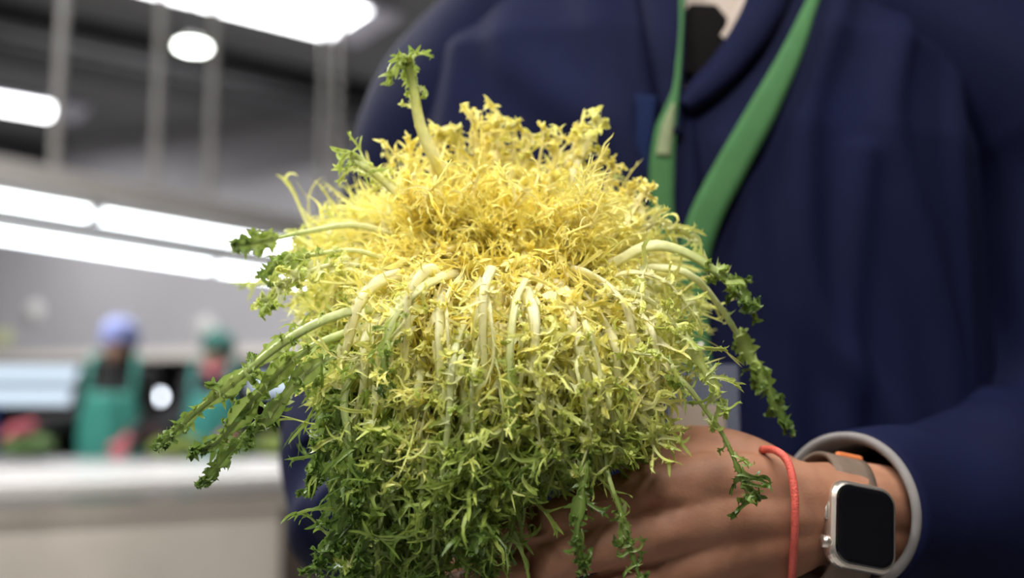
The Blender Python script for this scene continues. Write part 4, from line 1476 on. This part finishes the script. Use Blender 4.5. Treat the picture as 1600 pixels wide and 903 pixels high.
# trousers and shoes below the frame
link('trousers', remesh('trousers', [([(CX + s * .09, CY, .92), (CX + s * .105, CY - .01, .5), (CX + s * .11, CY, .1)], [.115, .08, .065]) for s in (-1, 1)], .014, 2), MATS['dark_trousers'], person)
for s in (-1, 1):
    link('shoe', remesh('shoe', [([(CX + s * .11, CY + .04, .05), (CX + s * .115, CY - .15, .045)], [.05, .045])], .012, 1), M_beam, person)

# ------------------------------------------------------------------ RED STRING
cl = [(1192, 702, .520), (1212, 704, .508), (1231, 722, .502), (1241, 765, .497), (1242, 815, .496), (1240, 860, .500), (1237, 905, .510), (1233, 930, .530), (1222, 930, .553), (1205, 880, .572), (1192, 790, .575), (1186, 725, .555)]
pp = [P(*q) for q in cl]
q = catmull(pp + [pp[0]], 110)
V, F = tube_vf(q, .0020, 10, False)
o = MB().add(V, F).build('string_bracelet', mat('red_string', (.72, .12, .085), .6, .12, 300, bump=.4, bscale=900), None, smooth=True)
tag(o, 'loose red string bracelet round the wrist', 'bracelet')

# ------------------------------------------------------------------ WATCH
wc = P(1344, 824, .511)
fx = norm(np.array([1.0, .24, -.08]))     # along the forearm
fn = norm(norm(CAM - wc) + np.array([-.10, 0, .12]))
fn = norm(fn - fx * (fn @ fx))
rl = math.radians(-7)
fx = norm(fx * math.cos(rl) + np.cross(fn, fx) * math.sin(rl))
fy = np.cross(fn, fx)
if fy[2] < 0:
    fy = -fy
watch = empty('smart_watch', wc)
tag(watch, 'silver square smart watch with dark screen and tan strap at cuff', 'watch')


def rrect(w_, h_, r_, n=8):
    out = []
    for cx_, cy_, a0 in ((w_ - r_, h_ - r_, 0), (-w_ + r_, h_ - r_, 90), (-w_ + r_, -h_ + r_, 180), (w_ - r_, -h_ + r_, 270)):
        for i_ in range(n):
            t = math.radians(a0 + 90 * i_ / (n - 1))
            out.append((cx_ + r_ * math.cos(t), cy_ + r_ * math.sin(t)))
    return np.array(out)


def slab(name, prof, m, parent):
    """prof: list of (halfw, halfh, corner, height) from back to front"""
    V, F = [], []
    k_ = None
    for (w_, h_, r_, z_) in prof:
        pr = rrect(w_, h_, r_)
        k_ = len(pr)
        V += [wc + fx * a_ + fy * b_ + fn * z_ for a_, b_ in pr]
    n_ = len(prof)
    for i_ in range(n_ - 1):
        for j_ in range(k_):
            F.append((i_ * k_ + j_, i_ * k_ + (j_ + 1) % k_, (i_ + 1) * k_ + (j_ + 1) % k_, (i_ + 1) * k_ + j_))
    F.append(tuple(range(k_))[::-1])
    F.append(tuple((n_ - 1) * k_ + j_ for j_ in range(k_)))
    return MB().add(V, F).build(name, m, parent, smooth=False)


M_steel = mat('champagne_metal', (.70, .62, .54), .28, .05, 30, metal=.9)
M_glass = mat('black_glass', (.004, .004, .005), .06, .02, 10, coat=.5)
o = slab('case', [(.0165, .0200, .008, -.0055), (.0185, .0220, .009, -.003), (.0190, .0225, .0095, .000), (.0187, .0222, .0095, .0025), (.0172, .0207, .0085, .0045)], M_steel, watch)
o.modifiers.new('b', 'BEVEL').width = .0006
slab('screen', [(.0165, .0200, .008, .0044), (.0158, .0193, .0075, .0054), (.0140, .0175, .006, .0058)], M_glass, watch)
MB().disc([wc - fx * .0175 - fy * .0105, wc - fx * .0215 - fy * .0105], [.0035, .0032], 20).build('crown', M_steel, watch, smooth=True)
MB().tube([wc - fx * .0192 + fy * .002, wc - fx * .0192 + fy * .012], .0013, 12).build('side_button', M_steel, watch, smooth=True)
# strap: band over the wrist, from the top lug round the back to the bottom lug
wctr = wc - fn * .0290 + fy * .006
ang = np.linspace(0, 2 * math.pi, 70)
cl = np.array([wctr + fn * .0275 * np.sign(math.cos(t)) * abs(math.cos(t)) ** .8 + fy * .0350 * np.sign(math.sin(t)) * abs(math.sin(t)) ** .9 for t in ang])
T_, _n = frames(cl)
rows = [cl + fx * s for s in (-.0115, -.006, 0, .006, .0115)]
V = np.stack(rows, 1).reshape(-1, 3)
F = [(i_ * 5 + j_, i_ * 5 + j_ + 1, (i_ + 1) * 5 + j_ + 1, (i_ + 1) * 5 + j_) for i_ in range(69) for j_ in range(4)]
MB().add(V, F).build('strap', mat('tan_leather', (.15, .10, .07), .7, .15, 120, bump=.2, bscale=500), watch, smooth=True, solid=.0025)
i0 = 14
lpz = cl[i0]
lt = T_[i0]
ln_ = norm(np.cross(lt, fx))
MB().box(lpz + fx * .004, (.015, .0055, .006), np.array([fx, lt, ln_])).build('strap_loop', mat('orange_loop', (.70, .20, .06), .5), watch, bevel=.0015)

# ------------------------------------------------------------------ LANYARD AND BADGE
M_green = mat('green_webbing', (.05, .14, .048), .75, .1, 40, spec=.2, bump=.2, bscale=1200)
lan = empty('lanyard', on_coat(1060, 400, .012))
tag(lan, 'green webbing lanyard with clear badge holder, hanging on navy coat', 'lanyard')
R1 = [on_coat(x, y, o_) for x, y, o_ in [(1330, -130, .012), (1275, -10, .016), (1238, 80, .018), (1190, 175, .016), (1140, 265, .015), (1100, 345, .014), (1082, 420, .012), (1085, 520, .010), (1098, 590, .010)]]
strip('strap', R1, [.007, .004, .0075, .0105, .0115, .0115, .011, .010, .008], M_green, lan, .0012, n=60, bulge=.001)
L1 = [on_coat(x, y, o_) for x, y, o_ in [(1075, -130, .010), (1066, -20, .010), (1062, 70, .012), (1056, 140, .014), (1040, 205, .013), (1034, 270, .013), (1036, 345, .012), (1050, 440, .010), (1075, 530, .010), (1098, 590, .010)]]
LW = [.005, .002, .0016, .0022, .0078, .0092, .0082, .009, .009, .008]
strip('strap', L1, LW, M_green, lan, .0012, n=60, bulge=.001)
NK = [R1[0], np.array([CX + .085, CY - .02, 1.535]), np.array([CX + .05, CY + .06, 1.56]), np.array([CX, CY + .085, 1.565]), np.array([CX - .05, CY + .06, 1.56]), np.array([CX - .080, CY - .02, 1.535]), L1[0]]
strip('strap', NK, [.007, .008, .008, .008, .008, .008, .005], M_green, lan, .0012, n=50)
# faded woven print on the left strap
pr_ = [on_coat(x, y, o_) for x, y, o_ in [(1052, 162, .0165), (1044, 195, .0155), (1039, 222, .0150), (1036, 243, .0150)]]
o = strip('faded_print', pr_, [.0010, .0042, .0050, .0052], mat('faded_print', (.20, .23, .12), .8, .15, 300), lan, .0004, n=20, bulge=.001)
# fluff on the right strap's edge
fl = []
bfm = MB()
for q in range(26):
    t = random.random()
    p0 = on_coat(1148 - 45 * t, 285 + 65 * t, .010) + rng.normal(0, .0012, 3)
    d_ = rng.normal(0, 1, 3)
    bfm.tube(catmull([p0, p0 + d_ * .0015, p0 + d_ * .0025 + rng.normal(0, .001, 3)], 5), .00045, 5)
o = bfm.build('frayed_threads', mat('pale_thread', (.35, .36, .33), .9), lan, smooth=True)
tag(o, kind='stuff')
# badge holder
bc = on_coat(1098, 655, .016)
bx = norm(np.array([1, .10, 0.0]))
bz = np.array([0, 0, 1.0])
bn = np.cross(bx, bz)
ctr = bc
half_w = px2m(58, .69)
hold = MB().box(ctr, (half_w * 2, .0022, .075), np.array([bx, -bn, bz])).build('badge_holder', None, lan, bevel=.0008)
mg = bpy.data.materials.new('clear_plastic')
mg.use_nodes = True
b_ = mg.node_tree.nodes['Principled BSDF']
b_.inputs['Base Color'].default_value = (.75, .80, .95, 1)
b_.inputs['Roughness'].default_value = .22
b_.inputs['Alpha'].default_value = .09
hold.data.materials.append(mg)
cdn = MB().box(ctr + bn * -.0 - np.array([.0035, .0, .012]) + np.array([0, -.0016, 0]), (half_w * 2 - .013, .0008, .045), np.array([bx, -bn, bz])).build('badge_card', mat('badge_card', (.36, .28, .22), .6), lan, bevel=.0003)
MB().tube([ctr + bz * .037, ctr + bz * .050], .0025, 10).build('clip', M_steel, lan, smooth=True)

# ------------------------------------------------------------------ GREENS AND CRATES ON THE SORTING TABLE


def simple_lettuce(c_, s, seed, label, g):
    rg = np.random.default_rng(seed)
    r_ = empty('lettuce_head', c_)
    tag(r_, label, 'lettuce', 'lettuces on the sorting table')
    for k_ in range(12):
        a_ = k_ * 2.4
        el = .35 + .9 * (k_ / 12)

        def fn_(u_, v_):
            w_ = s * .75 * math.sin(math.pi * min(1, v_ * .85 + .12)) * (u_ - .5) * 2
            out = s * v_
            th = el * (1.1 - .5 * v_)
            q_ = np.array([out * math.cos(th), w_, out * math.sin(th) + .02 * math.sin(u_ * 25 + k_) * v_])
            ca_, sa_ = math.cos(a_), math.sin(a_)
            return np.array(c_) + np.array([ca_ * q_[0] - sa_ * q_[1], sa_ * q_[0] + ca_ * q_[1], q_[2]])
        V_, F_ = grid_sheet(fn_, 9, 6)
        MB().add(V_, F_).build('leaf', mat('lettuce_green_%d' % g, [(.16, .30, .05), (.32, .42, .08), (.10, .20, .04)][g], .5, .2, 30), r_, smooth=True, solid=.003)


for px, off, s, g, lab in [(462, 0, .19, 1, 'pale green lettuce beside the left of the navy elbow'),
                           (372, 0, .13, 0, 'green lettuce under the drooping leaf tips'),
                           (283, 0, .15, 1, 'light green lettuce between the two workers'),
                           (52, 0, .15, 2, 'dark green lettuce by the red-gloved hand')]:
    q = tc_ + tax[0][:2] * s_of(px) + tax[1][:2] * off
    simple_lettuce((q[0], q[1], ZS + .012), s, px, lab, g)
crate(s_of(-50), 0, (.03, .06, .35), 'dark blue crate at the left end of the table', (.2, .3, .28))
crate(s_of(575), 0, (.10, .14, .42), 'blue crate on the table next to the pale lettuce', (.36, .3, .26))
